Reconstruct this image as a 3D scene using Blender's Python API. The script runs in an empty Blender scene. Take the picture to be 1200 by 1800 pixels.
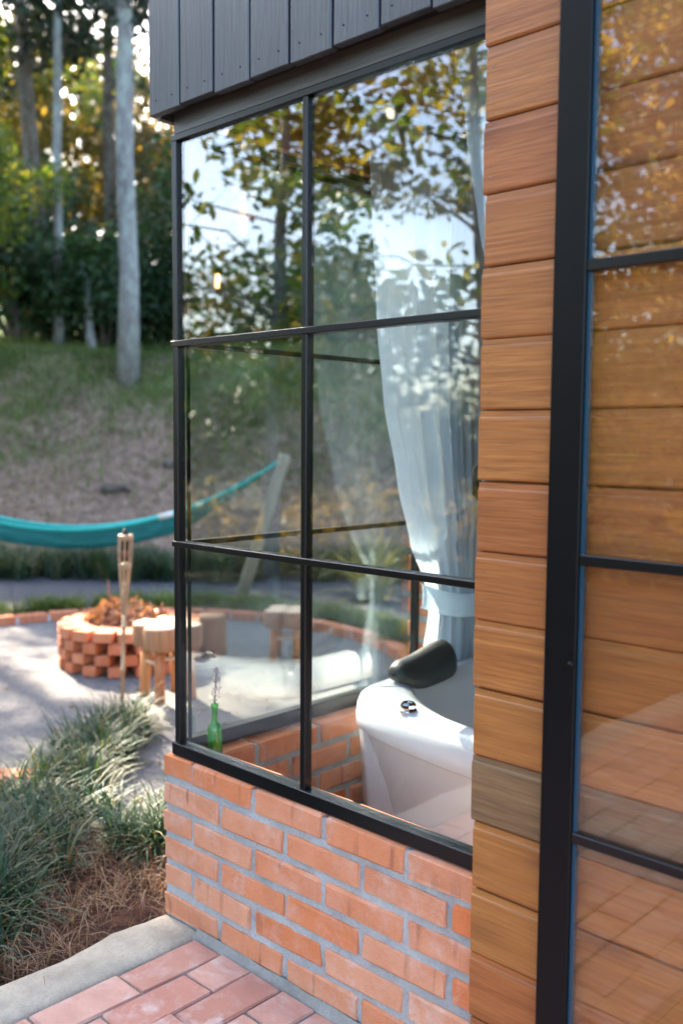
import bpy, math, random
import numpy as np
from mathutils import Vector, Matrix, noise as mnoise
random.seed(7); RS = np.random.RandomState(11)
R = math.radians
scene = bpy.context.scene
col = scene.collection

# ------------------------------------------------------------------ camera
H = 1.35
cam_d = bpy.data.cameras.new("camera"); cam = bpy.data.objects.new("camera", cam_d); col.objects.link(cam)
yaw, pitch, roll, fpx = R(43.737), R(4.552), R(.428), 1675.07
fw = Vector((-math.sin(yaw)*math.cos(pitch), math.cos(yaw)*math.cos(pitch), -math.sin(pitch)))
rt = Vector((math.cos(yaw), math.sin(yaw), 0)); up = rt.cross(fw)
r2 = rt*math.cos(roll)+up*math.sin(roll); u2 = -rt*math.sin(roll)+up*math.cos(roll)
m = Matrix((r2, u2, -fw)).transposed().to_4x4(); m.translation = (0, 0, H)
cam.matrix_world = m
cam_d.sensor_fit = 'VERTICAL'; cam_d.sensor_height = 36; cam_d.sensor_width = 24
cam_d.lens = fpx/1800*36
cam_d.clip_start = .05; cam_d.clip_end = 2000
cam_d.dof.use_dof = True; cam_d.dof.focus_distance = 2.3; cam_d.dof.aperture_fstop = 2.1
scene.camera = cam

# ------------------------------------------------------------------ sky + sun
SUN_EL = R(34); SX, SY = -.968, .25
sunv = Vector((SX*math.cos(SUN_EL), SY*math.cos(SUN_EL), math.sin(SUN_EL))).normalized()
w = bpy.data.worlds.new("World"); scene.world = w; w.use_nodes = True
nt = w.node_tree; nt.nodes.clear()
wo = nt.nodes.new('ShaderNodeOutputWorld'); bg = nt.nodes.new('ShaderNodeBackground'); sk = nt.nodes.new('ShaderNodeTexSky')
sk.sky_type = 'NISHITA'; sk.sun_disc = False; sk.sun_elevation = SUN_EL
sk.sun_rotation = math.atan2(sunv.x, sunv.y); sk.air_density = 1.0; sk.dust_density = 2.5; sk.ozone_density = 1.0
bg.inputs[1].default_value = .15
nt.links.new(sk.outputs[0], bg.inputs[0]); nt.links.new(bg.outputs[0], wo.inputs[0])
sd = bpy.data.lights.new("sun", 'SUN'); sd.energy = 5.0; sd.angle = R(.6); sd.color = (1, .87, .70)
so = bpy.data.objects.new("sun", sd); col.objects.link(so); so.rotation_euler = sunv.to_track_quat('Z', 'Y').to_euler()
so.location = (-10, 5, 12)
scene.view_settings.view_transform = 'Standard'; scene.view_settings.look = 'None'
scene.view_settings.exposure = 2.93; scene.view_settings.gamma = 1

# ------------------------------------------------------------------ mesh helpers
def tag(o, label=None, cat=None, group=None, kind=None):
    if label: o['label'] = label
    if cat: o['category'] = cat
    if group: o['group'] = group
    if kind: o['kind'] = kind
    return o
def thing(name, label, cat, loc=(0, 0, 0), rz=0, group=None):
    o = bpy.data.objects.new(name, None); col.objects.link(o); o.empty_display_size = .1
    o.location = loc; o.rotation_euler = (0, 0, rz)
    return tag(o, label, cat, group)
def put(name, mesh, parent=None, loc=(0, 0, 0), rot=(0, 0, 0), sc=None):
    o = bpy.data.objects.new(name, mesh); col.objects.link(o); o.location = loc; o.rotation_euler = rot
    if sc: o.scale = sc
    if parent: o.parent = parent
    return o
def copy_tree(o, parent=None):
    c = o.copy(); col.objects.link(c); c.parent = parent
    for ch in list(o.children): copy_tree(ch, c)
    return c
def np_mesh(name, V, F, mat, smooth=False):
    """V (n,3), F (m,k) constant k"""
    me = bpy.data.meshes.new(name); V = np.asarray(V, np.float32); F = np.asarray(F, np.int32)
    me.vertices.add(len(V)); me.vertices.foreach_set('co', V.ravel())
    k = F.shape[1]; me.loops.add(F.size); me.loops.foreach_set('vertex_index', F.ravel())
    me.polygons.add(len(F)); me.polygons.foreach_set('loop_start', np.arange(0, F.size, k, dtype=np.int32))
    me.polygons.foreach_set('loop_total', np.full(len(F), k, np.int32))
    if smooth: me.polygons.foreach_set('use_smooth', np.ones(len(F), bool))
    me.update(calc_edges=True); me.materials.append(mat)
    return me
class B:
    def __init__(s): s.v = []; s.f = []
    def box(s, x0, x1, y0, y1, z0, z1, ch=0):
        if ch:
            V, F = chbox(x1-x0, y1-y0, z1-z0, ch, 0)
            n = len(s.v); c = ((x0+x1)/2, (y0+y1)/2, (z0+z1)/2)
            s.v += [(a+c[0], b+c[1], d+c[2]) for a, b, d in V]; s.f += [tuple(i+n for i in f) for f in F]; return s
        n = len(s.v)
        s.v += [(x, y, z) for x in (x0, x1) for y in (y0, y1) for z in (z0, z1)]
        s.f += [tuple(n+i for i in f) for f in ((0, 1, 3, 2), (4, 6, 7, 5), (0, 4, 5, 1), (2, 3, 7, 6), (0, 2, 6, 4), (1, 5, 7, 3))]
        return s
    def tube(s, pts, rad, n=8, caps=True):
        pts = [Vector(p) for p in pts]; base = len(s.v)
        if not hasattr(rad, '__len__'): rad = [rad]*len(pts)
        pu = None
        for i, p in enumerate(pts):
            t = (pts[min(i+1, len(pts)-1)]-pts[max(i-1, 0)]).normalized()
            a = pu if pu else (Vector((0, 0, 1)) if abs(t.z) < .9 else Vector((1, 0, 0)))
            b = t.cross(a).normalized(); a = b.cross(t).normalized(); pu = a
            for k in range(n):
                q = 2*math.pi*k/n; s.v.append(tuple(p+(a*math.cos(q)+b*math.sin(q))*rad[i]))
        for i in range(len(pts)-1):
            for k in range(n):
                k2 = (k+1) % n; s.f.append((base+i*n+k, base+i*n+k2, base+(i+1)*n+k2, base+(i+1)*n+k))
        if caps:
            s.f.append(tuple(base+k for k in range(n))[::-1]); s.f.append(tuple(base+(len(pts)-1)*n+k for k in range(n)))
        return s
    def lathe(s, prof, n=16, c=(0, 0, 0)):
        base = len(s.v)
        for r, z in prof:
            for k in range(n):
                q = 2*math.pi*k/n; s.v.append((c[0]+r*math.cos(q), c[1]+r*math.sin(q), c[2]+z))
        for i in range(len(prof)-1):
            for k in range(n):
                k2 = (k+1) % n; s.f.append((base+i*n+k, base+i*n+k2, base+(i+1)*n+k2, base+(i+1)*n+k))
        s.f.append(tuple(base+k for k in range(n))[::-1]); s.f.append(tuple(base+(len(prof)-1)*n+k for k in range(n)))
        return s
    def grid(s, rows, closed=False):
        base = len(s.v); n = len(rows[0])
        for r in rows: s.v += [tuple(p) for p in r]
        for i in range(len(rows)-1):
            for k in range(n if closed else n-1):
                k2 = (k+1) % n; s.f.append((base+i*n+k, base+i*n+k2, base+(i+1)*n+k2, base+(i+1)*n+k))
        return s
    def mesh(s, name, mat, smooth=False, origin=(0, 0, 0)):
        me = bpy.data.meshes.new(name)
        me.from_pydata([(a-origin[0], b-origin[1], c-origin[2]) for a, b, c in s.v], [], s.f)
        if smooth:
            me.polygons.foreach_set('use_smooth', [True]*len(me.polygons))
        me.update(); me.materials.append(mat); return me
    def build(s, name, mat, parent=None, smooth=False):
        """vertices in world coordinates (of an unrotated parent)"""
        if parent: return put(name, s.mesh(name, mat, smooth, parent.location), parent)
        c = Vector((0, 0, 0))
        for v in s.v: c += Vector(v)
        c /= len(s.v); c.z = min(v[2] for v in s.v)
        return put(name, s.mesh(name, mat, smooth, c), None, c)
def chbox(l, w_, h, ch, jit):
    V = []; F = []
    S = [(sx, sy, sz) for sx in (-1, 1) for sy in (-1, 1) for sz in (-1, 1)]; idx = {}
    for c in S:
        for a in range(3):
            p = [c[0]*l/2, c[1]*w_/2, c[2]*h/2]
            for b in range(3):
                if b != a: p[b] -= c[b]*ch
            p = [q+random.uniform(-jit, jit) for q in p]
            idx[c, a] = len(V); V.append(tuple(p))
    for a in range(3):
        b, d = (a+1) % 3, (a+2) % 3
        for s in (-1, 1):
            q = []
            for (i, j) in ((-1, -1), (1, -1), (1, 1), (-1, 1)):
                c = [0, 0, 0]; c[a] = s; c[b] = i; c[d] = j; q.append(idx[tuple(c), a])
            F.append(tuple(q if s > 0 else q[::-1]))
        for i in (-1, 1):          # edges parallel to axis a
            for j in (-1, 1):
                c0 = [0, 0, 0]; c0[a] = -1; c0[b] = i; c0[d] = j; c1 = list(c0); c1[a] = 1
                c0, c1 = tuple(c0), tuple(c1); q = (idx[c0, b], idx[c1, b], idx[c1, d], idx[c0, d])
                F.append(q if i*j > 0 else q[::-1])
    for c in S:
        q = (idx[c, 0], idx[c, 1], idx[c, 2]); F.append(q if c[0]*c[1]*c[2] > 0 else q[::-1])
    return V, F

# ------------------------------------------------------------------ material helpers
class NT:
    def __init__(s, name):
        s.m = bpy.data.materials.new(name); s.m.use_nodes = True; s.t = s.m.node_tree; s.t.nodes.clear()
        s.out = s.n('ShaderNodeOutputMaterial')
    def n(s, k, **kw):
        x = s.t.nodes.new(k)
        for a, b in kw.items(): setattr(x, a, b)
        return x
    def l(s, a, b): s.t.links.new(a, b)
    def set(s, inp, v):
        if isinstance(v, bpy.types.NodeSocket): s.l(v, inp)
        elif v is not None:
            if inp.type == 'RGBA' and len(v) == 3: v = (*v, 1)
            inp.default_value = v
    def noise(s, vec, scale=5, detail=4, rough=.55, w_=None, dist=0):
        x = s.n('ShaderNodeTexNoise'); 
        if w_ is not None: x.noise_dimensions = '4D'; s.set(x.inputs['W'], w_)
        if vec: s.l(vec, x.inputs['Vector'])
        s.set(x.inputs['Scale'], scale); s.set(x.inputs['Detail'], detail); s.set(x.inputs['Roughness'], rough); s.set(x.inputs['Distortion'], dist)
        return x.outputs[0]
    def ramp(s, f, stops, interp='LINEAR'):
        x = s.n('ShaderNodeValToRGB'); s.l(f, x.inputs[0]); e = x.color_ramp.elements; x.color_ramp.interpolation = interp
        while len(e) < len(stops): e.new(.5)
        for el, (p, c) in zip(e, stops):
            el.position = p; el.color = (c, c, c, 1) if not hasattr(c, '__len__') else (*c, 1)
        return x.outputs[0]
    def mix(s, f, a, b, mode='MIX'):
        x = s.n('ShaderNodeMix', data_type='RGBA', blend_type=mode)
        s.set(x.inputs[0], f); s.set(x.inputs[6], a); s.set(x.inputs[7], b); return x.outputs[2]
    def math(s, op, a, b=None, c=None, clamp=False):
        x = s.n('ShaderNodeMath', operation=op, use_clamp=clamp); s.set(x.inputs[0], a)
        if b is not None: s.set(x.inputs[1], b)
        if c is not None: s.set(x.inputs[2], c)
        return x.outputs[0]
    def coord(s, k='Object', scale=(1, 1, 1), loc=(0, 0, 0)):
        x = s.n('ShaderNodeTexCoord'); mp = s.n('ShaderNodeMapping'); s.l(x.outputs[k], mp.inputs[0])
        mp.inputs['Scale'].default_value = scale; mp.inputs['Location'].default_value = loc; return mp.outputs[0]
    def rnd(s): return s.n('ShaderNodeObjectInfo').outputs['Random']
    def isl(s): return s.n('ShaderNodeNewGeometry').outputs['Random Per Island']
    def pos(s): return s.n('ShaderNodeNewGeometry').outputs['Position']
    def bump(s, h, st=.3, d=.01):
        x = s.n('ShaderNodeBump'); s.l(h, x.inputs['Height']); x.inputs['Strength'].default_value = st; x.inputs['Distance'].default_value = d; return x.outputs[0]
    def pbr(s, c, rough=.6, metal=0, bump=None, spec=.5, coat=0, coatr=.1, emit=None, es=0):
        b = s.n('ShaderNodeBsdfPrincipled'); s.set(b.inputs['Base Color'], c); s.set(b.inputs['Roughness'], rough)
        s.set(b.inputs['Metallic'], metal); s.set(b.inputs['Specular IOR Level'], spec); s.set(b.inputs['Coat Weight'], coat); s.set(b.inputs['Coat Roughness'], coatr)
        if bump: s.l(bump, b.inputs['Normal'])
        if emit: s.set(b.inputs['Emission Color'], emit); s.set(b.inputs['Emission Strength'], es)
        s.l(b.outputs[0], s.out.inputs[0]); return b
    def scale(s, v, k):
        x = s.n('ShaderNodeVectorMath', operation='MULTIPLY'); s.l(v, x.inputs[0]); x.inputs[1].default_value = k; return x.outputs[0]

def mat_brick(name, base, pale, dark, dust=.35, dustc=(.62, .52, .47), bands=True):
    t = NT(name); r = t.rnd(); o = t.coord(); w_ = t.math('MULTIPLY', r, 91.)
    c = t.ramp(r, [(0, base), (.3, pale), (.5, tuple(.5*(a+b) for a, b in zip(base, pale))), (.7, base), (.85, pale), (1, tuple(a*.8 for a in base))])
    n1 = t.noise(o, 14, 5, .6, w_); c = t.mix(t.ramp(n1, [(.3, 0), (.75, .55)]), c, tuple(a*.72 for a in base))
    if bands:    # dark kiln marks across some bricks
        nb = t.noise(t.scale(o, (22, .5, 1.2)), 1.3, 2, .5, w_); r2_ = t.noise(None, 1, 0, .5, t.math('MULTIPLY', r, 377.))
        c = t.mix(t.math('MULTIPLY', t.ramp(nb, [(.58, 0), (.70, .6)]), t.ramp(r2_, [(.42, 0), (.62, 1)])), c, dark)
    n2 = t.noise(o, 24, 6, .7, t.math('ADD', w_, 5.)); n2b = t.noise(o, 7, 3, .6, t.math('ADD', w_, 9.))
    c = t.mix(t.math('MULTIPLY', t.ramp(n2, [(.45, 0), (.68, 1)]), t.ramp(n2b, [(.42, 0), (.66, dust*1.7)])), c, dustc)
    n3 = t.noise(o, 300, 3, .7); c = t.mix(t.ramp(n3, [(.3, .3), (.5, 0)]), c, tuple(a*.5 for a in base))
    h = t.math('ADD', t.math('MULTIPLY', n2, .7), t.math('MULTIPLY', t.noise(o, 130, 4, .7), .6))
    t.pbr(c, .88, bump=t.bump(h, .55, .006), spec=.25); return t.m
def mat_simple(name, c, rough=.6, metal=0, var=.2, ns=8, bs=.15, bd=.004, bns=60, spec=.5, coat=0):
    t = NT(name); o = t.coord(); n = t.noise(o, ns, 5, .6, t.math('MULTIPLY', t.rnd(), 40.))
    cc = t.ramp(n, [(.25, tuple(a*(1-var) for a in c)), (.75, tuple(min(1, a*(1+var)) for a in c))])
    t.pbr(cc, rough, metal, t.bump(t.noise(o, bns, 4, .6), bs, bd), spec, coat); return t.m
def mat_wood(name, a, b, k, rough=.45, axis=0, gs=1., knots=True, spec=.4, coat=0, grey=None, bs=.25, var=1.):
    t = NT(name); o = t.coord(); r = t.rnd(); w_ = t.math('MULTIPLY', r, 73.)
    sc = [34*gs]*3; sc[axis] = 1.5*gs; sc2 = [230*gs]*3; sc2[axis] = 9*gs; sc3 = [5*gs]*3; sc3[axis] = 2.2*gs
    n1 = t.noise(t.scale(o, sc), 1, 4, .6, w_, 1.2); n2 = t.noise(t.scale(o, sc2), 1, 3, .6, w_, .3); n3 = t.noise(t.scale(o, sc3), 1, 2, .5, w_)
    c = t.ramp(n1, [(.3, a), (.52, tuple(.5*(p+q) for p, q in zip(a, b))), (.7, b)])
    c = t.mix(t.ramp(n2, [(.35, .45), (.6, 0)]), c, k)
    c = t.mix(t.ramp(n3, [(.35, .35), (.6, 0)]), c, tuple(q*.62 for q in a))
    v = t.n('ShaderNodeHueSaturation'); t.l(c, v.inputs['Color'])
    t.l(t.math('MULTIPLY_ADD', r, .36*var, 1-.18*var), v.inputs['Value']); t.l(t.math('MULTIPLY_ADD', r, .012, .494), v.inputs['Hue']); c = v.outputs[0]
    if knots:
        vo = t.n('ShaderNodeTexVoronoi'); vo.inputs['Scale'].default_value = 1; vo.voronoi_dimensions = '4D'
        s3 = [11]*3; s3[axis] = 3.5; t.l(t.scale(o, s3), vo.inputs['Vector']); t.l(w_, vo.inputs['W'])
        c = t.mix(t.ramp(vo.outputs['Distance'], [(.10, .9), (.19, .6), (.29, .2), (.45, 0)]), c, k)
    t.pbr(c, rough, bump=t.bump(t.math('ADD', n2, t.math('MULTIPLY', n1, .5)), bs, .003), spec=spec, coat=coat); return t.m
def mat_leaf(name, cols, trans=.45, rough=.5, isl=True):
    t = NT(name); r = t.isl() if isl else t.rnd()
    c = t.ramp(r, [(i/(len(cols)-1), k) for i, k in enumerate(cols)])
    n = t.noise(t.pos(), .9, 3, .6); c = t.mix(t.ramp(n, [(.35, .45), (.6, 0)]), c, tuple(a*.55 for a in cols[0]))
    b = t.pbr(c, rough, spec=.35)
    tr = t.n('ShaderNodeBsdfTranslucent'); t.l(t.mix(1., c, (1.6, 1.35, .55), 'MULTIPLY'), tr.inputs[0])
    mx = t.n('ShaderNodeMixShader'); mx.inputs[0].default_value = trans; t.l(b.outputs[0], mx.inputs[1]); t.l(tr.outputs[0], mx.inputs[2]); t.l(mx.outputs[0], t.out.inputs[0])
    return t.m
def mat_glass(name, tint=(.93, .97, .96), f0=.07, rough=0.0, wob=.0):
    t = NT(name); lw = t.n('ShaderNodeLayerWeight'); lw.inputs[0].default_value = .5
    f = t.math('POWER', lw.outputs['Facing'], 4.6); f = t.math('MULTIPLY_ADD', f, 1-f0, f0, True)
    tr = t.n('ShaderNodeBsdfTransparent'); t.set(tr.inputs[0], tint)
    gl = t.n('ShaderNodeBsdfGlossy'); gl.inputs['Roughness'].default_value = rough; gl.inputs[0].default_value = (1, 1, 1, 1)
    if wob: t.l(t.bump(t.noise(t.coord(), 2.2, 2, .5), wob, .01), gl.inputs['Normal'])
    mx = t.n('ShaderNodeMixShader'); t.l(f, mx.inputs[0]); t.l(tr.outputs[0], mx.inputs[1]); t.l(gl.outputs[0], mx.inputs[2]); t.l(mx.outputs[0], t.out.inputs[0])
    return t.m

M = {}
M['brick'] = mat_brick('fired brick', (.64, .19, .065), (.68, .34, .21), (.20, .07, .05))
M['brick_pit'] = mat_brick('fire pit brick', (.52, .16, .065), (.58, .22, .11), (.22, .07, .05), dust=.15)
M['paver'] = mat_brick('paver brick', (.46, .20, .145), (.54, .32, .25), (.22, .10, .08), dust=.6, dustc=(.56, .49, .45), bands=False)
def mat_mortar(name, c):
    t = NT(name); o = t.pos(); n = t.noise(o, 9, 5, .65); c1 = t.ramp(n, [(.3, tuple(a*.75 for a in c)), (.7, tuple(a*1.2 for a in c))])
    n2 = t.noise(o, 160, 4, .7); c1 = t.mix(t.ramp(n2, [(.33, .45), (.5, 0)]), c1, tuple(a*.55 for a in c))
    t.pbr(c1, .95, bump=t.bump(t.math('ADD', n2, n), .7, .006), spec=.2); return t.m
M['mortar'] = mat_mortar('cement mortar', (.42, .42, .41))
M['concrete'] = mat_mortar('kerb concrete', (.40, .345, .265))
M['joint'] = mat_mortar('paver bedding', (.20, .18, .155))
M['fillet'] = mat_mortar('grey wall foot mortar', (.27, .255, .225))
M['soffit_black'] = mat_simple('black soffit', (.004, .004, .005), .6)
M['fascia'] = mat_wood('grey stained fascia', (.095, .095, .095), (.07, .07, .07), (.03, .03, .03), .34, 0, 1., False, .5, 0, None, .15, .2)
M['metal'] = mat_simple('black window metal', (.0035, .004, .005), .30, 0, .15, 5, .06, .002, 90, .4)
M['metal_dk'] = mat_simple('satin black door metal', (.004, .0042, .005), .38, 0, .12, 5, .05, .002, 60, .18)
M['bead'] = mat_simple('blue black glazing bead', (.012, .055, .095), .3, 0, .1, 5, .02)
M['black_wood'] = mat_wood('black stained boards', (.060, .068, .080), (.036, .042, .052), (.008, .009, .011), .36, 2, 1., True, .55, 0, None, .35, .5)
M['black_trim'] = mat_wood('black stained trim', (.05, .05, .05), (.03, .03, .032), (.008, .008, .008), .40, 0, 1., False, .5)
M['cedar'] = mat_wood('stained softwood siding', (.46, .175, .048), (.30, .10, .025), (.11, .034, .014), .42, 0, 1., True, .4, 0, None, .5, .45)
M['grey_cedar'] = mat_wood('weathered siding board', (.27, .155, .07), (.17, .095, .042), (.05, .03, .018), .5, 0, 1., True, .4, 0, None, .6)
M['interior_wood'] = mat_wood('orange interior boards', (.52, .19, .06), (.38, .12, .04), (.14, .04, .02), .45, 1, 1., True, .4)
M['deck'] = mat_wood('deck boards', (.40, .20, .10), (.30, .14, .07), (.08, .04, .03), .5, 1, 1., True, .4)
M['post_wood'] = mat_wood('pale post wood', (.46, .42, .33), (.34, .30, .22), (.15, .13, .09), .8, 2, 1., False, .2)
M['log_wood'] = mat_wood('orange log wood', (.62, .29, .12), (.48, .19, .07), (.2, .08, .04), .55, 2, 1., False, .3)
M['log_top'] = mat_simple('sawn log face', (.66, .45, .28), .7, 0, .2, 20, .2)
M['log_bark'] = mat_wood('log bark', (.46, .25, .14), (.33, .16, .085), (.08, .05, .03), .8, 2, 1., False, .2)
M['bamboo'] = mat_wood('bamboo cane', (.50, .36, .22), (.38, .25, .14), (.2, .12, .07), .5, 2, 1., False, .4)
M['bamboo_dark'] = mat_simple('dark woven cane', (.14, .06, .035), .6, 0, .4, 60)
M['tub'] = mat_simple('white acrylic', (.77, .81, .86), .09, 0, .01, 2, .0, .001, 5, .6)
M['cushion'] = mat_simple('black headrest vinyl', (.008, .009, .010), .42, 0, .2, 10, .05, .001, 200, .5)
M['chrome'] = mat_simple('chrome', (.75, .75, .76), .08, 1, .02, 5, .0)
M['nail'] = mat_simple('dull nail', (.16, .12, .10), .5)
M['glass'] = mat_glass('window glass', (.95, .975, .965), .105)
M['glass_side'] = mat_glass('side window glass', (.95, .975, .965), .12)
M['glass_door'] = mat_glass('door glass', (.97, .965, .95), .06, wob=.006)
M['green_glass'] = None
t = NT('green bottle glass'); lw = t.n('ShaderNodeLayerWeight'); lw.inputs[0].default_value = .35
tr = t.n('ShaderNodeBsdfTransparent'); t.l(t.mix(lw.outputs['Facing'], (.30, .74, .14), (.02, .26, .02)), tr.inputs[0])
gl = t.n('ShaderNodeBsdfGlossy'); gl.inputs['Roughness'].default_value = .03
df = t.n('ShaderNodeBsdfTranslucent'); df.inputs[0].default_value = (.12, .50, .05, 1)
mx = t.n('ShaderNodeMixShader'); t.set(mx.inputs[0], t.math('MULTIPLY_ADD', t.math('POWER', lw.outputs['Facing'], 3.), .7, .14)); t.l(tr.outputs[0], mx.inputs[1]); t.l(gl.outputs[0], mx.inputs[2])
m2 = t.n('ShaderNodeMixShader'); m2.inputs[0].default_value = .16; t.l(mx.outputs[0], m2.inputs[1]); t.l(df.outputs[0], m2.inputs[2]); t.l(m2.outputs[0], t.out.inputs[0])
M['green_glass'] = t.m
# linen curtain
t = NT('pale blue linen'); o = t.coord(); wv = t.noise(t.scale(o, (300, 300, 900)), 1, 2, .6); wh = t.noise(t.scale(o, (900, 900, 60)), 1, 2, .6)
c = t.mix(t.ramp(t.math('ADD', wv, wh), [(.75, 0), (1.2, .6)]), (.50, .65, .77), (.76, .87, .95))
b = t.pbr(c, .9, bump=t.bump(t.math('ADD', wv, wh), .25, .001), spec=.15)
tr = t.n('ShaderNodeBsdfTranslucent'); t.l(c, tr.inputs[0]); mx = t.n('ShaderNodeMixShader'); mx.inputs[0].default_value = .45
t.l(b.outputs[0], mx.inputs[1]); t.l(tr.outputs[0], mx.inputs[2]); t.l(mx.outputs[0], t.out.inputs[0]); M['linen'] = t.m
# hammock net
t = NT('teal hammock cotton'); o = t.coord(); n = t.noise(t.scale(o, (14, 14, 150)), 1, 3, .7)
b = t.pbr(t.ramp(n, [(.3, (.0, .10, .11)), (.7, (.01, .26, .26))]), .7, spec=.3)
tr = t.n('ShaderNodeBsdfTransparent'); mx = t.n('ShaderNodeMixShader'); t.l(t.ramp(n, [(.35, .05), (.6, .3)]), mx.inputs[0]); t.l(b.outputs[0], mx.inputs[1]); t.l(tr.outputs[0], mx.inputs[2]); t.l(mx.outputs[0], t.out.inputs[0]); M['teal'] = t.m
M['teal_rope'] = mat_simple('teal rope', (.02, .42, .36), .7, 0, .2, 30)
M['cream_rope'] = mat_simple('cream rope', (.65, .66, .62), .8, 0, .1, 30)
t = NT('lit bulb'); t.pbr((1, .7, .4), .3, emit=(1, .42, .13), es=7); M['bulb'] = t.m
def mat_bark(name, a, b, lich):
    t = NT(name); o = t.pos(); n = t.noise(t.scale(o, (7, 7, 2)), 1, 5, .65); l = t.noise(t.scale(o, (9, 9, 5)), 1, 4, .7)
    c = t.ramp(n, [(.3, a), (.7, b)]); c = t.mix(t.ramp(l, [(.45, 0), (.62, .8)]), c, lich)
    t.pbr(c, .9, bump=t.bump(n, .6, .03), spec=.2); return t.m
M['bark_grey'] = mat_bark('lichened pine bark', (.12, .112, .11), (.24, .235, .225), (.27, .32, .28))
M['bark_dark'] = mat_bark('dark bark', (.06, .045, .035), (.13, .10, .08), (.16, .16, .13))
M['leaf_dark'] = mat_leaf('dark foliage', [(.014, .034, .015), (.026, .064, .022), (.038, .085, .026), (.022, .054, .024)], .33)
M['leaf_pine'] = mat_leaf('dark pine needles', [(.008, .016, .009), (.014, .028, .014), (.022, .036, .018)], .15)
M['leaf_mid'] = mat_leaf('green foliage', [(.018, .05, .014), (.03, .08, .02), (.05, .10, .022), (.026, .066, .02)], .35)
M['leaf_gold'] = mat_leaf('yellow green foliage', [(.08, .085, .02), (.18, .145, .03), (.26, .18, .05), (.10, .09, .03)], .5)
M['leaf_tan'] = mat_leaf('dry tan foliage', [(.24, .19, .13), (.34, .28, .19), (.13, .115, .07), (.38, .32, .25)], .28)
M['leaf_brown'] = mat_leaf('curled brown leaves', [(.20, .085, .05), (.34, .17, .10), (.13, .06, .04), (.42, .26, .17)], .15)
M['leaf_bright'] = mat_leaf('bright golden leaves', [(.14, .14, .03), (.34, .27, .07), (.48, .34, .12), (.20, .18, .05)], .55)
M['leaf_big'] = mat_leaf('broad leaves', [(.04, .09, .022), (.07, .15, .03), (.15, .20, .04), (.30, .27, .06), (.06, .12, .03)], .55, .4)
M['mondo'] = mat_leaf('mondo grass blades', [(.014, .040, .022), (.024, .066, .032), (.045, .10, .042), (.016, .05, .032), (.18, .17, .07)], .3, .55)
M['lawn'] = mat_leaf('short grass', [(.06, .12, .03), (.10, .18, .045), (.17, .23, .07), (.26, .25, .10)], .4)
M['straw'] = mat_leaf('dead blades', [(.24, .15, .085), (.17, .075, .04), (.32, .22, .13), (.11, .05, .03)], .3)
M['palm'] = mat_leaf('pale strap leaves', [(.22, .24, .09), (.36, .33, .14), (.16, .2, .07)], .5)
M['twig'] = mat_simple('dry twigs', (.30, .14, .08), .8, 0, .4, 20)
M['flower'] = mat_leaf('lilac petals', [(.26, .24, .55), (.40, .38, .68), (.50, .50, .72)], .5)
M['stem'] = mat_leaf('flower stem', [(.10, .18, .05), (.16, .25, .09)], .3)

# ------------------------------------------------------------------ terrain
CP, SP_ = .7224, .6914                      # forward direction in plan: (-SP_, CP)
def sdepth(x, y): return -x*SP_+y*CP
def gz(x, y):
    s = sdepth(x, y); z = -.08
    a = min(max((s-10.9)/1.2, 0), 1); 
    if s > 10.9:
        z += .5*.57*1.2*a*a + max(0, min(s, 15.2)-12.1)*.76 + max(0, s-15.2)*.14 if s > 12.1 else .5*.57*1.2*a*a
    if s > 11.2: z += .22*mnoise.noise((x*.35, y*.35, 2.))*min(1, (s-11.2)/2)+.07*mnoise.noise((x*1.3, y*1.3, 5.))*min(1, (s-11.2)/2)
    z = min(z, 24)
    return z
t = NT('ground')
po = t.pos(); dp = t.n('ShaderNodeVectorMath', operation='DOT_PRODUCT'); t.l(po, dp.inputs[0]); dp.inputs[1].default_value = (-SP_, CP, 0); s_ = dp.outputs['Value']
nA = t.noise(po, 130, 3, .75); nB = t.noise(po, 30, 3, .6); nC = t.noise(po, 1.1, 4, .6); nD = t.noise(po, 7, 4, .65)
gravel = t.ramp(nA, [(.28, (.06, .06, .068)), (.5, (.145, .142, .148)), (.68, (.29, .28, .27))])
gravel = t.mix(t.ramp(nC, [(.4, 0), (.7, .5)]), gravel, (.24, .20, .16))
mulch = t.ramp(t.math('ADD', t.math('MULTIPLY', nB, .5), t.math('MULTIPLY', nD, .5)), [(.35, (.09, .056, .038)), (.5, (.24, .155, .11)), (.66, (.40, .28, .20))])
green = t.ramp(nB, [(.3, (.05, .11, .022)), (.7, (.14, .22, .05))])
gm = t.math('ADD', t.math('MULTIPLY_ADD', s_, .30, -4.05), t.math('MULTIPLY_ADD', nC, 2.4, -1.2)); gm = t.math('ADD', gm, t.math('MULTIPLY_ADD', nD, .8, -.4), None, True)
bank = t.mix(gm, mulch, green)
bm_ = t.ramp(t.math('ADD', s_, t.math('MULTIPLY', nD, .7)), [(0, 0), (1, 1)])
x = t.n('ShaderNodeMapRange'); t.l(t.math('ADD', s_, t.math('MULTIPLY', nD, .7)), x.inputs[0]); x.inputs[1].default_value = 10.9; x.inputs[2].default_value = 11.2
gravel = t.mix(t.ramp(nB, [(.35, .4), (.6, 0)]), gravel, (.07, .068, .072)); gravel = t.mix(t.ramp(nD, [(.4, 0), (.68, .35)]), gravel, (.30, .27, .23))
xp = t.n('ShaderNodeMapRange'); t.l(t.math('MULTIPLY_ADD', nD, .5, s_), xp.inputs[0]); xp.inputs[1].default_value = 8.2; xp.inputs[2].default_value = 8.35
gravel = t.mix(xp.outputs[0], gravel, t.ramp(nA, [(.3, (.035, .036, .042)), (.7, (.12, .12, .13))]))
c = t.mix(x.outputs[0], gravel, bank)
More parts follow.
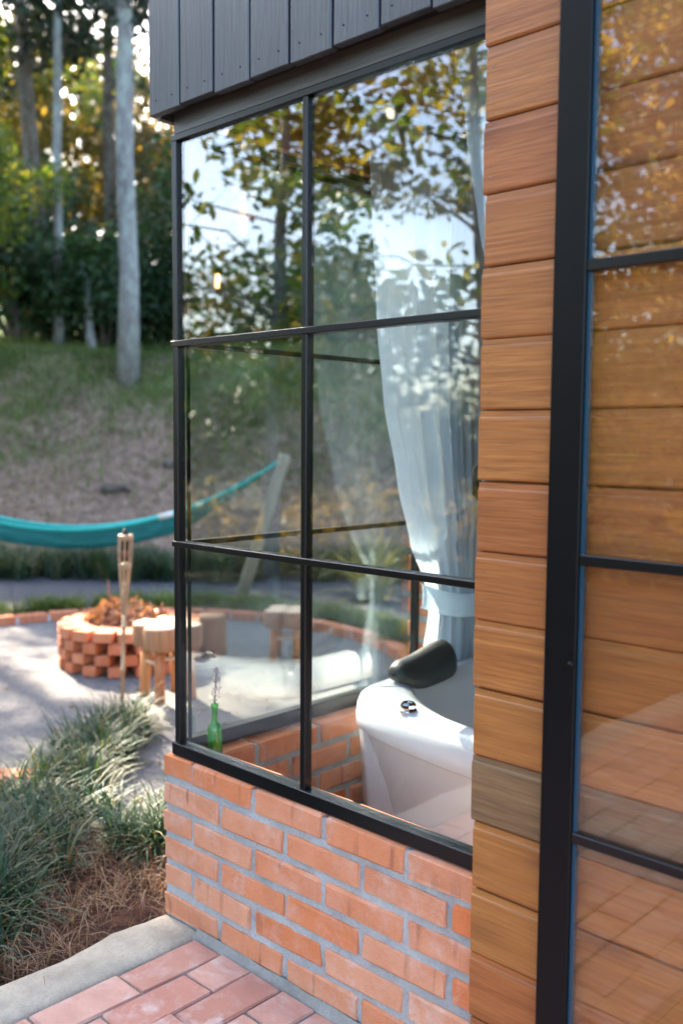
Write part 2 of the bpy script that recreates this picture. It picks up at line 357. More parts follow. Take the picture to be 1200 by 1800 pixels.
sp = t.n('ShaderNodeSeparateXYZ'); t.l(po, sp.inputs[0]); x = t.n('ShaderNodeMapRange'); t.l(t.math('MULTIPLY_ADD', nD, .8, sp.outputs['Y']), x.inputs[0]); x.inputs[1].default_value = .2; x.inputs[2].default_value = -.3
c = t.mix(x.outputs[0], c, t.ramp(nB, [(.3, (.010, .014, .008)), (.7, (.03, .036, .018))]))  # camera-side ground darkened in colour, in place of shade, so panes mirror it dark
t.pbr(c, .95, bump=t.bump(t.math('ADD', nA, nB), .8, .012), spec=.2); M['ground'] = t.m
def axis(bounds):
    out = []
    for a, b, st in bounds:
        out += list(np.arange(a, b, st))
    return out+[bounds[-1][1]]
ss = axis([(-500, -60, 80), (-60, -8, 8), (-8, 10, 1.5), (10, 30, .45), (30, 90, 4), (90, 600, 60)])
ls = axis([(-500, -60, 80), (-60, -16, 5), (-16, 12, .6), (12, 60, 5), (60, 500, 80)])
b = B(); rows = []
for s0 in ss:
    rows.append([])
    for l0 in ls:
        X = -SP_*s0+CP*l0; Y = CP*s0+SP_*l0; rows[-1].append((X, Y, gz(X, Y)))
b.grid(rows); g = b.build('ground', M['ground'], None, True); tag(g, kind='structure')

# mulch bed along the house
t = NT('mulch soil'); po = t.pos(); n = t.noise(po, 18, 5, .7); n2 = t.noise(po, 80, 4, .7)
c = t.ramp(n, [(.3, (.03, .017, .012)), (.5, (.09, .042, .026)), (.7, (.17, .08, .048))]); t.pbr(c, .95, bump=t.bump(t.math('ADD', n, n2), 1, .03), spec=.15); M['mulch'] = t.m
b = B(); rows = []
for i in range(50):
    yy = -2+i*.095
    rows.append([(-3.9+.05*mnoise.noise((yy*3, 0, 0))+k*(1.745/28) if k < 28 else -2.155, yy, -.075+(0 if k == 0 else .03*(mnoise.noise((k*.4, yy*6, 1))+.6))) for k in range(29)])
b.grid([[p for p in r if p[0] > -3.25-.4*math.sin(r[0][1])] + [r[-1]]*sum(1 for p in r if p[0] <= -3.25-.4*math.sin(r[0][1])) for r in rows if r[0][1] < 1.75])
o = b.build('mulch_bed', M['mulch'], None, True); tag(o, kind='structure')

# ------------------------------------------------------------------ paved terrace: kerb, pavers, deck
ter = bpy.data.objects.new('pavement', None); col.objects.link(ter); ter.location = (-1.5, .5, 0); tag(ter, kind='structure')
B().box(-1.985, -.93, -2.5, 1.537, -.3, -.007).build('paving_bed', M['joint'], ter)
pm = []
for i in range(6):
    V, F = chbox(.239, .1105, .05, .0045, .0026); bb = B(); bb.v = V; bb.f = F; pm.append(bb.mesh('brick', M['paver']))
yend = 1.517
for k in range(9):
    x0 = -1.927+k*.1155; off = .122 if k % 2 else 0
    for j in range(12):
        yy = yend-.1225-off-j*.2445
        o = put('brick', pm[(k*5+j*3) % 6], ter, (x0-ter.location.x+random.uniform(-.002, .002), yy-ter.location.y, -.025+random.uniform(-.003, .002)), (random.uniform(-.008, .008), random.uniform(-.008, .008), R(90)+random.uniform(-.012, .012)))
    if off:
        put('brick', pm[k % 6], ter, (x0-ter.location.x, yend-.06-ter.location.y, -.025), (0, 0, R(90)), (.49, 1, 1))
b = B(); rows = []
N = 120
for i in range(N+1):
    yy = -2.5+i*(4.04/N); e = .022*mnoise.noise((yy*4, 3, 0))+.009*mnoise.noise((yy*17, 3, 0)); e2 = .009*mnoise.noise((yy*5, 9, 0)); zz = lambda k: .008*mnoise.noise((yy*6, k*2, 4))+.003*mnoise.noise((yy*25, k*2, 4))
    rows.append([(-2.165+e, yy, -.2), (-2.165+e, yy, -.022+zz(0)), (-2.150+e, yy, -.004+zz(1)), (-2.09, yy, .002+zz(2)), (-2.04, yy, .002+zz(3)), (-2.008+e2, yy, -.002+zz(4)), (-1.99+e2, yy, -.016+zz(5)), (-1.988+e2, yy, -.1)])
b.grid([r[::-1] for r in rows]); k = b.build('kerb', M['concrete'], None, True); tag(k, kind='structure')
# cement smear at the wall foot
b = B(); rows = []
for i in range(60):
    xx = -2.0+i*.0185; e = .012*mnoise.noise((xx*9, 1, 0))
    rows.append([(xx, 1.538, .012+.006*mnoise.noise((xx*13, 7, 0))), (xx, 1.530+e*.3, .002), (xx, 1.520+e*.6, -.004), (xx, 1.512+e*.6, -.02)])
b.grid(rows); o = b.build('mortar_fillet', M['fillet'], ter, True); o['kind'] = 'stuff'
deck = bpy.data.objects.new('deck_floor', None); col.objects.link(deck); deck.location = (.6, 0, 0); tag(deck, kind='structure')
V, F = chbox(.138, 4.2, .03, .003, 0); bb = B(); bb.v = V; bb.f = F; dm = bb.mesh('plank', M['deck'])
for k in range(24):
    put('plank', dm, deck, (-.855+k*.142-.6, -.62+random.uniform(-.01, .01), -.015), (0, 0, 0))

# ------------------------------------------------------------------ brick walls (thing: brick_wall)
Hh = .079; BX = -2.155; BY = 1.54
wall = thing('brick_wall', 'low orange brick wall with grey mortar under the glazed corner window and its pillar', 'wall', (BX, BY, 0))
bmesh_ = {}
def brickm(key, l):
    L_ = []
    for i in range(6):
        V, F = chbox(l, .12, .0585, .004, .0033); bb = B(); bb.v = V; bb.f = F; L_.append(bb.mesh('brick', M['brick']))
    bmesh_[key] = L_
brickm('full', .235); brickm('half', .112)
cnt = 0
def brick(x, y, z, along_y=False, key='full', sc=None):
    global cnt; cnt += 1
    put('brick', bmesh_[key][(cnt*7+cnt//3) % 6], wall, (x-BX+random.uniform(-.0015, .0015), y-BY+random.uniform(-.0028, .0008), z+random.uniform(-.0015, .0015)),
        (random.uniform(-.006, .006), random.uniform(-.006, .006), (R(90) if along_y else 0)+random.uniform(-.006, .006)+(math.pi if cnt % 2 else 0)), sc)
for r in range(6):
    z = Hh*(r+.5)-.002
    if r % 2 == 1:       # odd courses (top one too): corner brick runs along y, its end shows in front
        brick(BX+.06, BY+.119, z, True)
        for k in range(5): 
            if BX+.12+.012+k*.252+.119 < -.80: brick(BX+.132+k*.252+.119, BY+.06, z)
        yy = BY+.252
        while yy < 2.70: brick(BX+.06, yy+.119, z, True); yy += .252
    else:
        for k in range(5): brick(BX+.119+k*.252, BY+.06, z)
        yy = BY+.132
        while yy < 2.70: brick(BX+.06, yy+.119, z, True); yy += .252
# pillar above the low wall, y 2.60 .. 2.85
r = 6
while Hh*r < 2.2:
    z = Hh*(r+.5)-.002
    if r % 2: brick(BX+.06, 2.60+.119, z, True)
    else:
        brick(BX+.06, 2.60+.056, z, True, 'half'); brick(BX+.06, 2.60+.126+.056, z, True, 'half')
    r += 1
b = B()
def mortar_slab(x0, x1, y0, y1, z0, z1):
    n = lambda L: max(1, int(L/.012))
    def face(o, u, v, nu, nv, nn):
        rows = []
        for i in range(nu+1):
            row = []
            for j in range(nv+1):
                p = Vector(o)+Vector(u)*(i/nu)+Vector(v)*(j/nv)
                d = .0035*mnoise.noise(p*28)+.002*mnoise.noise(p*90)
                if 0 < i < nu and 0 < j < nv: p += Vector(nn)*d
                row.append(p)
            rows.append(row)
        b.grid(rows)
    nx, ny, nz = n(x1-x0), n(y1-y0), n(z1-z0)
    face((x0, y0, z0), (x1-x0, 0, 0), (0, 0, z1-z0), nx, nz, (0, -1, 0)); face((x1, y0, z0), (0, y1-y0, 0), (0, 0, z1-z0), ny, nz, (1, 0, 0))
    face((x1, y1, z0), (x0-x1, 0, 0), (0, 0, z1-z0), nx, nz, (0, 1, 0)); face((x0, y1, z0), (0, y0-y1, 0), (0, 0, z1-z0), ny, nz, (-1, 0, 0))
    face((x0, y0, z1), (x1-x0, 0, 0), (0, y1-y0, 0), nx, ny, (0, 0, 1))
q = .0055
mortar_slab(BX+q, -.94, BY+q, BY+.12-q, -.02, .4545)
mortar_slab(BX+q, BX+.12-q, BY+.12-q+.001, 2.82, -.02, .4545)
mortar_slab(BX+q, BX+.12-q, 2.60+q, 2.843, .4550, 2.18)
o = b.build('mortar', M['mortar'], wall, True); o['kind'] = 'stuff'

# ------------------------------------------------------------------ corner window
x0, x1, x2 = -2.114, -1.618, -1.06
zA, zB, zC, zT = 1.594, 1.053, .486, 2.141
win = thing('corner_window', 'black steel glazed corner window standing on the low brick wall', 'window', (x0, 1.57, .476))
fy0, fy1 = 1.557, 1.585
hb = .008
B().box(x0-.012, x0+.009, fy0+.002, fy1, .476, zT, .0015).build('corner_post', M['metal'], win)
B().box(x1-.0085, x1+.0085, fy0+.003, fy1, .476, zT, .0015).build('mullion', M['metal'], win)
for z in (zA, zB):
    B().box(x0-.016, -1.07, fy0-.002, fy1+.002, z-hb, z+hb, .0015).build('glazing_bar', M['metal'], win)
B().box(x0-.016, -1.06, fy0-.006, fy1+.004, .4640, .4985, .002).build('sill_bar', M['metal'], win)
B().box(x0-.012, -1.06, fy0, fy1, 2.1235, 2.1395, .001).build('head_bar', M['metal'], win)
pz = [(.500, zB-hb), (zB+hb, zA-hb), (zA+hb, 2.1225)]
for a, c_ in pz:
    for xa, xb in ((x0+.009, x1-.0085), (x1+.0085, -1.06)):
        B().box(xa, xb, 1.569, 1.574, a, c_).build('pane', M['glass'], win)
# beads behind the glass
for xa in (x0+.013, x1-.014):
    B().box(xa, xa+.006, 1.586, 1.594, .50, 2.12).build('glazing_bead', M['metal'], win)
# side window, x = x0
B().box(x0-.012, x0+.012, 2.574, 2.597, .476, zT, .0015).build('end_post', M['metal'], win)
B().box(x0-.010, x0+.010, 2.037, 2.055, .476, zT, .0015).build('mullion', M['metal'], win)
for z in (zA, zB):
    B().box(x0-.014, x0+.014, fy1+.003, 2.573, z-hb*.95, z+hb*.95, .0015).build('glazing_bar', M['metal'], win)
B().box(x0-.014, x0+.020, fy1+.005, 2.573, .4640, .507, .002).build('sill_bar', M['metal'], win)
B().box(x0-.012, x0+.012, fy1+.001, 2.573, 2.1235, 2.1395, .001).build('head_bar', M['metal'], win)
for a, c_ in pz:
    for ya, yb in ((1.590, 2.037), (2.055, 2.574)):
        B().box(x0-.0025, x0+.0025, ya, yb, a+.01 if a < .6 else a, c_).build('pane', M['glass_side'], win)
# black catch at the right jamb
bb = B(); bb.tube([(-1.135, 1.60, 1.30), (-1.146, 1.597, 1.285), (-1.146, 1.597, 1.235), (-1.135, 1.60, 1.22)], [.006, .010, .010, .006], 10)
bb.build('window_catch', M['metal_dk'], win, True)

# ------------------------------------------------------------------ black fascia and cladding
clad = thing('black_cladding', 'black stained vertical board cladding overhanging the corner window', 'cladding', (-2.15, 1.50, 2.18))
B().box(-2.111, -1.05, 1.5575, 1.60, 2.1405, 2.30).build('fascia_board', M['fascia'], clad)
B().box(-2.112, -2.07, 1.601, 4.6, 2.1405, 2.30).build('fascia_board', M['fascia'], clad)
B().box(-2.128, -1.06, 1.530, 1.557, 2.192, 2.25).build('soffit', M['soffit_black'], clad)
W = .1345
for k in range(8):
    a = -2.151+k*W; bb = B(); dz = random.uniform(-.004, .004)
    yf = 1.505+random.uniform(-.001, .001)
    bb.box(a+.0035, a+W-.0035, yf, 1.527, 2.180+dz, 4.4, .0022)
    o = bb.build('plank', M['black_wood'], clad)
    B().box(a+W-.004, a+W+.004, 1.514, 1.5275, 2.184, 4.4).build('batten', M['black_trim'], clad)
    nb = B()
    for zz in (2.215, 2.55, 2.9):
        for fx in (.25, .75): nb.lathe([(.0022, -.0006), (.0022, .0006)], 6, (a+W*fx, 0, zz))
    # nail heads face -y
    nb.v = [(x, yf-.0004-(z-(2.215 if z < 2.4 else 2.55 if z < 2.7 else 2.9)), (2.215 if z < 2.4 else 2.55 if z < 2.7 else 2.9)+y) for x, y, z in nb.v]
    no = nb.mesh('nails', M['metal_dk'], False, clad.location); no = put('nails', no, clad); no['kind'] = 'stuff'
for k in range(23):
    a = 1.528+k*W
    B().box(-2.150, -2.130, a+.0035, a+W-.0035, 2.18+random.uniform(-.004, .004), 4.4).build('plank', M['black_wood'], clad)
B().box(-2.129, -1.09, 1.5285, 1.5565, 2.26, 4.4).build('backing', M['black_trim'], clad)

# ------------------------------------------------------------------ horizontal wood siding
sid = thing('wood_siding', 'orange stained horizontal shiplap wall beside the corner window', 'wall', (-1.125, 1.51, 0))
P0 = .1345; zj0 = .057-2*P0
prof = [(1.545, 0), (1.508, .0), (1.5055, .004), (1.505, .06), (1.505, .114), (1.5056, .1175), (1.5080, .1200), (1.5086, .1312), (1.5240, .1316), (1.5240, .1338), (1.545, .1335)]
def plank_mesh(xa, xb, mat):
    nseg = 26; bb = B(); rows = []
    for i in range(nseg+1):
        xx = xa+(xb-xa)*i/nseg; rows.append([(xx, p, z) for p, z in prof])
    bb.grid(rows, True)
    n = len(prof); bb.f.append(tuple(range(n))); bb.f.append(tuple(range(nseg*n, nseg*n+n))[::-1])
    return bb.mesh('plank', mat, False, (-1.125, 1.51, 0))
pmesh = plank_mesh(-1.077, 2.4, M['cedar']); pgrey = plank_mesh(-1.077, 2.4, M['grey_cedar'])
nails = B()
for r in range(22):
    z = zj0+r*P0; e = random.uniform(-.004, .004)
    gy = abs(z-.595) < .04
    if gy: e = -.003
    o = put('plank', pgrey if gy else pmesh, sid, (e, random.uniform(-.001, .001), z+random.uniform(-.001, .001)))
    if gy: o['label'] = 'grey brown weathered plank'
    for zz in (.03, .088):
        for xx in (-1.060, -.62, -.2):
            X, Z = xx+e+random.uniform(-.003, .003), z+zz+random.uniform(-.006, .006)
            n = len(nails.v); rr = .0021
            nails.v += [(X+rr*math.cos(a), 1.5035, Z+rr*math.sin(a)) for a in [i*math.pi/3 for i in range(6)]]+[(X, 1.5025, Z)]
            nails.f += [(n+i, n+(i+1) % 6, n+6) for i in range(6)]
o = nails.build('nails', M['nail'], sid); o['kind'] = 'stuff'
B().box(-1.065, 2.4, 1.546, 1.60, -.25, 2.7).build('backing_wall', M['interior_wood'], sid)

# ------------------------------------------------------------------ sliding glazed door in front of the siding
door = thing('glazed_door', 'black framed glass door panel with thin glazing bars standing before the wood siding', 'door', (-.87, 1.47, 0))
dy0, dy1 = 1.468, 1.494
B().box(-.901, -.838, dy0, dy1, .03, 2.42, .002).build('stile', M['metal_dk'], door)
B().box(.42, .483, dy0, dy1, .03, 2.42, .002).build('stile', M['metal_dk'], door)
B().box(-.837, .419, dy0, dy1, .03, .10, .002).build('rail', M['metal_dk'], door)
B().box(-.837, .419, dy0, dy1, 2.34, 2.42, .002).build('rail', M['metal_dk'], door)
B().box(-.8375, -.832, dy0+.008, dy1-.006, .10, 2.34).build('glazing_bead', M['bead'], door)
for i, z in enumerate((.642, 1.139, 1.641, 2.14)):
    B().box(-.8365, .419, dy0+.001, dy1-.002, z-.0095, z+.0095, .0015).build('glazing_bar', M['metal'], door)
zz = [.10, .642, 1.139, 1.641, 2.14, 2.34]
for a, c_ in zip(zz, zz[1:]):
    B().box(-.8315, .419, dy0+.010, dy0+.014, a+.0098 if a > .2 else a, c_-.0098 if c_ < 2.3 else c_).build('pane', M['glass_door'], door)
bb = B(); bb.tube([(-.842, 1.466, .955), (-.842, 1.458, .955)], [.006, .006], 10); bb.build('door_stud', M['metal_dk'], door, True)

# ------------------------------------------------------------------ room behind the glass
room = thing('room_interior', 'wood lined bathroom with orange board ceiling behind the corner window', 'room', (-.5, 3, 0))
t_floor = mat_simple('pale floor tile', (.42, .40, .38), .5, 0, .2, 5)
B().box(-2.03, 2.4, 1.665, 4.8, -.02, 0).build('room_floor', t_floor, room)
V, F = chbox(.128, 3.2, .02, .004, 0); bb = B(); bb.v = V; bb.f = F; cm = bb.mesh('ceiling_board', M['interior_wood'])
for k in range(34): put('ceiling_board', cm, room, (-2.0+k*.13+.5, 3.2-3, 2.37))
B().box(-2.15, 2.5, 1.58, 4.9, 2.40, 2.45).build('ceiling_deck', M['interior_wood'], room)
B().box(-2.045, -2.015, 1.61, 2.86, 2.15, 2.36).build('header_beam', M['interior_wood'], room)
B().box(-2.04, -1.0, 1.606, 1.64, 2.15, 2.36).build('header_beam', M['interior_wood'], room)
V, F = chbox(.02, 1.95, .13, .004, 0); bb = B(); bb.v = V; bb.f = F; cm = bb.mesh('wall_board', M['interior_wood'])
for k in range(17): put('wall_board', cm, room, (-2.08+.5, 2.86+.975-3, .07+k*.135))
V, F = chbox(4.4, .02, .13, .004, 0); bb = B(); bb.v = V; bb.f = F; cm = bb.mesh('wall_board', M['interior_wood'])
for k in range(17): put('wall_board', cm, room, (.15+.5, 4.8-3, .07+k*.135))
B().box(-2.15, 2.5, 4.815, 4.86, -.1, 2.399).build('back_wall', M['interior_wood'], room)
B().box(-2.128, -2.092, 2.846, 4.814, -.1, 2.18).build('side_wall', M['interior_wood'], room)
B().box(2.4, 2.45, 1.6, 4.9, 0, 2.4).build('end_wall', M['interior_wood'], room)

# lit pendants (their reflection shows in the side window)
def pendant(x, y, z, label):
    t_ = thing('pendant_lamp', label, 'lamp', (x, y, z), 0, 'hanging filament lamps inside the room')
    bb = B(); bb.lathe([(.004, -.032), (.009, -.026), (.0115, -.008), (.0105, .015), (.009, .035), (.009, .045)], 14, (x, y, z)); bb.build('bulb', M['bulb'], t_, True)
    bb = B(); bb.lathe([(.017, .046), (.017, .09), (.004, .10)], 12, (x, y, z)); bb.build('socket', M['metal_dk'], t_)
    bb = B(); bb.tube([(x, y, z+.1), (x, y, 2.60)], .003, 6); bb.build('cord', M['metal_dk'], t_)
pendant(-.78, 2.93, 2.31, 'lit filament bulb hanging higher, seen glowing above the other in the upper left pane')
pendant(.016, 3.42, 2.20, 'lit filament bulb hanging lower, seen glowing beneath the other in the upper left pane')

# ------------------------------------------------------------------ bathtub
tub = thing('bathtub', 'white corner bathtub with bowed front inside the glazed corner', 'bathtub', (-1.35, 2.6, 0))
cx, cy = -1.97, 3.30
half = [(-1.975, 2.50), (-1.975, 2.30), (-1.965, 2.17), (-1.94, 2.10), (-1.88, 2.045), (-1.77, 2.0), (-1.62, 1.965), (-1.45, 1.94), (-1.28, 1.935), (-1.10, 1.965), (-.95, 2.03)]
def mir(p): return (cx+(cy-p[1]), cy-(p[0]-cx))
loop = half+[(-.86, 2.10)]+[mir(p) for p in half[::-1]]+[(-1.15, 3.295), (-1.5, 3.295), (-1.8, 3.295), (-1.93, 3.26), (-1.97, 3.15), (-1.975, 2.9), (-1.975, 2.7)]
def resamp(P, n):
    P = [Vector(p) for p in P]; out = []
    # closed Catmull-Rom
    m_ = len(P)
    for i in range(m_):
        a, b_, c_, d_ = P[i-1], P[i], P[(i+1) % m_], P[(i+2) % m_]
        for k in range(n):
            u = k/n; out.append(.5*((2*b_)+(c_-a)*u+(2*a-5*b_+4*c_-d_)*u*u+(3*b_-a-3*c_+d_)*u**3))
    return out
L = resamp(loop, 4)
ctr = Vector((-1.42, 2.62))
def inset(P, d):
    n = len(P); out = []
    for i in range(n):
        t_ = (P[(i+1) % n]-P[i-1]).normalized(); nn = Vector((-t_.y, t_.x)); 
        if nn.dot(ctr-P[i]) < 0: nn = -nn
        out.append(P[i]+nn*d)
    return out
inner = []
for p in L:
    d = p-ctr; l_ = d.length; ang = math.atan2(d.y, d.x)
    rad = .60+.03*math.cos(2*(ang+math.pi/4))
    e = d.normalized()*min(rad, l_-.075); inner.append(ctr+e)
def ring(P, z): return [(p.x, p.y, z) for p in P]
def mixr(A, Bq, f): return [a*(1-f)+b_*f for a, b_ in zip(A, Bq)]
def scl(P, f): return [ctr+(p-ctr)*f for p in P]
RZ = .585
front = lambda p: max(0, min(1, (2.7-p.y)/.5))
rows = [ring(inset(L, .16), .0), ring(inset(L, .145), .10), ring(inset(L, .105), .25), ring(inset(L, .055), .40), ring(inset(L, .03), .468), ring(inset(L, .026), .482), ring(inset(L, .004), .483), ring(inset(L, 0), .487),
        ring(inset(L, .0), .52), ring(inset(L, .004), .548), ring(inset(L, .013), .570), ring(inset(L, .028), RZ-.002), ring(mixr(inset(L, .05), inner, .35), RZ+.001), ring(mixr(inset(L, .05), inner, .8), RZ+.0005), ring(inner, RZ-.004),
        ring(scl(inner, .985), RZ-.018), ring(scl(inner, .965), RZ-.06), ring(scl(inner, .93), .42), ring(scl(inner, .87), .28), ring(scl(inner, .76), .19), ring(scl(inner, .5), .16), ring(scl(inner, .1), .155)]
bb = B(); bb.grid(rows, True); o = bb.build('tub_shell', M['tub'], tub, True)
# seams of the removable apron
def seam(i0):
    q_ = B(); q_.tube([(p[i0][0], p[i0][1], p[i0][2]) for p in rows[0:5]], .0022, 6); return q_
q_ = B(); q_.tube([rows[8][11], rows[9][11], rows[10][11], rows[11][11], rows[12][11], rows[13][11], rows[14][11]], .0016, 6); q_.build('rim_seam', mat_simple('seam grey', (.25, .27, .3), .6), tub, True)
# lower side panel
bb = B(); bb.grid([[(-1.957, 2.6, 0), (-1.957, 2.18, 0), (-1.90, 2.14, 0), (-1.6, 2.22, 0)], [(-1.957, 2.6, .25), (-1.957, 2.15, .25), (-1.90, 2.12, .25), (-1.6, 2.2, .25)], [(-1.957, 2.6, .47), (-1.957, 2.13, .47), (-1.9, 2.095, .47), (-1.6, 2.1, .47)]])
bb.build('side_panel', M['tub'], tub, True)
# chrome air control knob
kb = thing('air_control', 'octagonal chrome air knob on the front rim of the white bathtub', 'knob', (-1.668, 2.018, RZ))
kx, ky = -1.668, 2.018
bb = B(); bb.lathe([(.026, -.002), (.026, .004), (.022, .008)], 24, (kx, ky, RZ)); bb.build('flange', M['chrome'], kb, True)
bb = B(); bb.lathe([(.021, .008), (.022, .012), (.022, .020), (.018, .026), (.012, .026), (.010, .020)], 8, (kx, ky, RZ)); bb.build('dial', M['chrome'], kb)
kb.parent = None
# headrest
hr = B(); rows_ = []
A0 = Vector((-1.885, 2.205, .605)); A1 = Vector((-1.865, 2.455, .63))
ax = (A1-A0).normalized(); side = Vector((0, 0, 1)).cross(ax).normalized()   # towards -x ...
upv = Vector((0, 0, 1))
for i, (tt, rw, rh, dz, ds) in enumerate([(0, .004, .004, .0, 0), (.01, .022, .016, 0, 0), (.06, .036, .026, .0, 0), (.14, .044, .034, .002, .0), (.26, .048, .042, -.004, -.004), (.4, .05, .048, -.004, -.01), (.55, .052, .052, 0, -.012), (.72, .054, .055, .004, -.012), (.86, .054, .055, .006, -.01), (.94, .047, .047, .006, -.008), (.985, .03, .03, .006, -.006), (1, .006, .006, .006, -.005)]):
    c_ = A0.lerp(A1, tt)+upv*(dz+.01)+side*ds; row = []
    for k in range(24):
        a = 2*math.pi*k/24; ca, sa = math.cos(a), math.sin(a)
        row.append(c_+side*rw*math.copysign(abs(ca)**.8, ca)+upv*rh*math.copysign(abs(sa)**.8, sa)-upv*(.025*max(0, -ca)*min(1, tt*4)))
    rows_.append(row)
hr.grid(rows_, True); o = hr.build('bath_pillow', M['cushion'], None, True); tag(o, 'padded black headrest lying on the rim of the white bathtub', 'headrest')

# ------------------------------------------------------------------ curtains
def interp(tab, v):
    for (a, pa), (b_, pb) in zip(tab, tab[1:]):
        if a >= v >= b_ or a <= v <= b_:
            f = (v-a)/(b_-a); f = f*f*(3-2*f)*.4+f*.6; return pa+(pb-pa)*f
    return tab[0][1] if abs(v-tab[0][0]) < abs(v-tab[-1][0]) else tab[-1][1]
cur = thing('curtain', 'long pale blue linen curtain tied back beside the bathtub', 'curtain', (-1.97, 2.6, .3))
Ltab = [(2.32, 2.155), (2.0, 2.183), (1.7, 2.205), (1.47, 2.245), (1.2, 2.32), (1.0, 2.395), (.88, 2.465), (.81, 2.50), (.76, 2.495), (.63, 2.465), (.45, 2.45), (.3, 2.44)]
Rtab = [(2.32, 2.79), (1.6, 2.775), (1.0, 2.76), (.81, 2.735), (.6, 2.77), (.3, 2.80)]
nu, nv = 220, 110; rows = []
def fold(u, z):
    g_ = 1-math.exp(-((z-.81)/.25)**2)*.5
    ph = [0.06, .16, .29, .40, .50, .585, .67, .75, .83, .905, .97]; s = 0
    for i, p in enumerate(ph):
        wd = (.045 if i < 3 else .03)*(1+.3*math.sin(i*5.1)); sh = p+.012*math.sin(z*2.3+i*1.7)
        s += (.9+.35*math.sin(i*2.7))*math.exp(-((u-sh)/wd)**2)
    return s*g_
for j in range(nv+1):
    z = 2.32-(2.02)*j/nv; yl, yr = interp(Ltab, z), interp(Rtab, z); row = []
    A = .046 if z > 1 else .034
    for i in range(nu+1):
        u = i/nu; fu = fold(u, z)
        n = .006*mnoise.noise((u*7, z*2.2, 0))
        row.append((-2.005+A*fu+n+.045*u*math.exp(-((z-.81)/.3)**2)+.02*(1-u), yl+(yr-yl)*(u+.012*math.sin(u*38+z)), z+.004*math.sin(u*20)))
    rows.append(row)
bb = B(); bb.grid(rows); bb.build('drape', M['linen'], cur, True)
bb = B(); rows = []
for i in range(40):
    u = i/39; a = math.pi*(u*1.08-.04); yy = 2.615-.135*math.cos(a); xx = -1.985+.115*math.sin(a)**.8 if math.sin(a) > 0 else -2.0
    zc = .815-.03*math.sin(a)+.045*max(0, u-.45)*1.8; hh = .038-.008*u
    rows.append([(xx-.004, yy, zc+hh+.004), (xx+.004, yy, zc+hh), (xx+.007, yy, zc+.3*hh), (xx+.006, yy, zc-.5*hh), (xx+.003, yy, zc-hh), (xx-.004, yy, zc-hh-.003)])
bb.grid(rows); bb.build('tieback', M['linen'], cur, True)
bb = B(); bb.tube([(-1.96+.018*math.cos(a), 2.775, .74+.028*math.sin(a)) for a in [i*math.pi/8 for i in range(17)]], .005, 6); bb.build('hook_ring', M['chrome'], cur, True)
bb = B(); bb.tube([(-1.97, 1.68, 2.335), (-1.97, 2.84, 2.335)], .008, 10)
ro = bb.build('curtain_rail', M['metal'], None, True); tag(ro, 'thin dark curtain rail above the side window inside the room', 'rail')
c2 = thing('curtain', 'narrow strip of pale blue curtain at the upper right end of the corner window', 'curtain', (-1.15, 1.72, 1.2))
rows = []
for j in range(50):
    z = 2.32-1.2*j/49; xl = interp([(2.32, -1.345), (2.0, -1.285), (1.8, -1.245), (1.6, -1.185), (1.4, -1.13), (1.1, -1.06)], z); row = []
    for i in range(60):
        u = i/59; row.append((xl+(-.9-xl)*u, 1.73+.02*math.sin(u*30+.4*math.sin(z*3)), z))
    rows.append(row)
bb = B(); bb.grid(rows); bb.build('drape', M['linen'], c2, True)

# ------------------------------------------------------------------ bottle with flower on the ledge
bx, by, bz = -2.052, 1.640, .4635
bt = thing('glass_bottle', 'small green glass bottle on the inner brick ledge of the corner window', 'bottle', (bx, by, bz))
bb = B(); bb.lathe([(.018, 0), (.0205, .003), (.021, .01), (.021, .066), (.0200, .074), (.0165, .082), (.0105, .088), (.0088, .094), (.0085, .128), (.0085, .130), (.0108, .131), (.0108, .140), (.009, .141), (.0070, .139), (.0070, .092), (.016, .078), (.0188, .066), (.0188, .008), (.004, .006)], 28, (bx, by, bz))
bb.build('bottle_body', M['green_glass'], bt, True)
fl = thing('lavender_flower', 'lilac flower spike standing in the small green bottle', 'flower', (bx, by, bz))
bb = B(); pts = [(bx-.006, by, bz+.02), (bx-.002, by, bz+.08), (bx+.001, by, bz+.14), (bx+.006, by-.002, bz+.18), (bx+.012, by-.003, bz+.235)]
bb.tube(pts, .0015, 6); bb.tube([(bx+.006, by, bz+.02), (bx, by, bz+.1), (bx-.002, by, bz+.15)], .0014, 5); bb.build('stem', M['stem'], fl, True)
bb = B()
for i in range(230):
    f = random.random()**.8; z = bz+.148+.098*f; rr = (.004+.011*math.sin(math.pi*(f*.85+.12)))*random.uniform(.4, 1.1); a = random.uniform(0, 6.28)
    c_ = Vector((bx+.001+.012*f+rr*math.cos(a), by-.003*f+rr*math.sin(a), z)); d1 = Vector([random.gauss(0, 1) for _ in range(3)]).normalized()*.0035; d2 = Vector([random.gauss(0, 1) for _ in range(3)]).normalized()*.0022
    n = len(bb.v); bb.v += [tuple(c_-d1), tuple(c_+d2), tuple(c_+d1), tuple(c_-d2)]; bb.f.append((n, n+1, n+2, n+3))
bb.build('petals', M['flower'], fl)

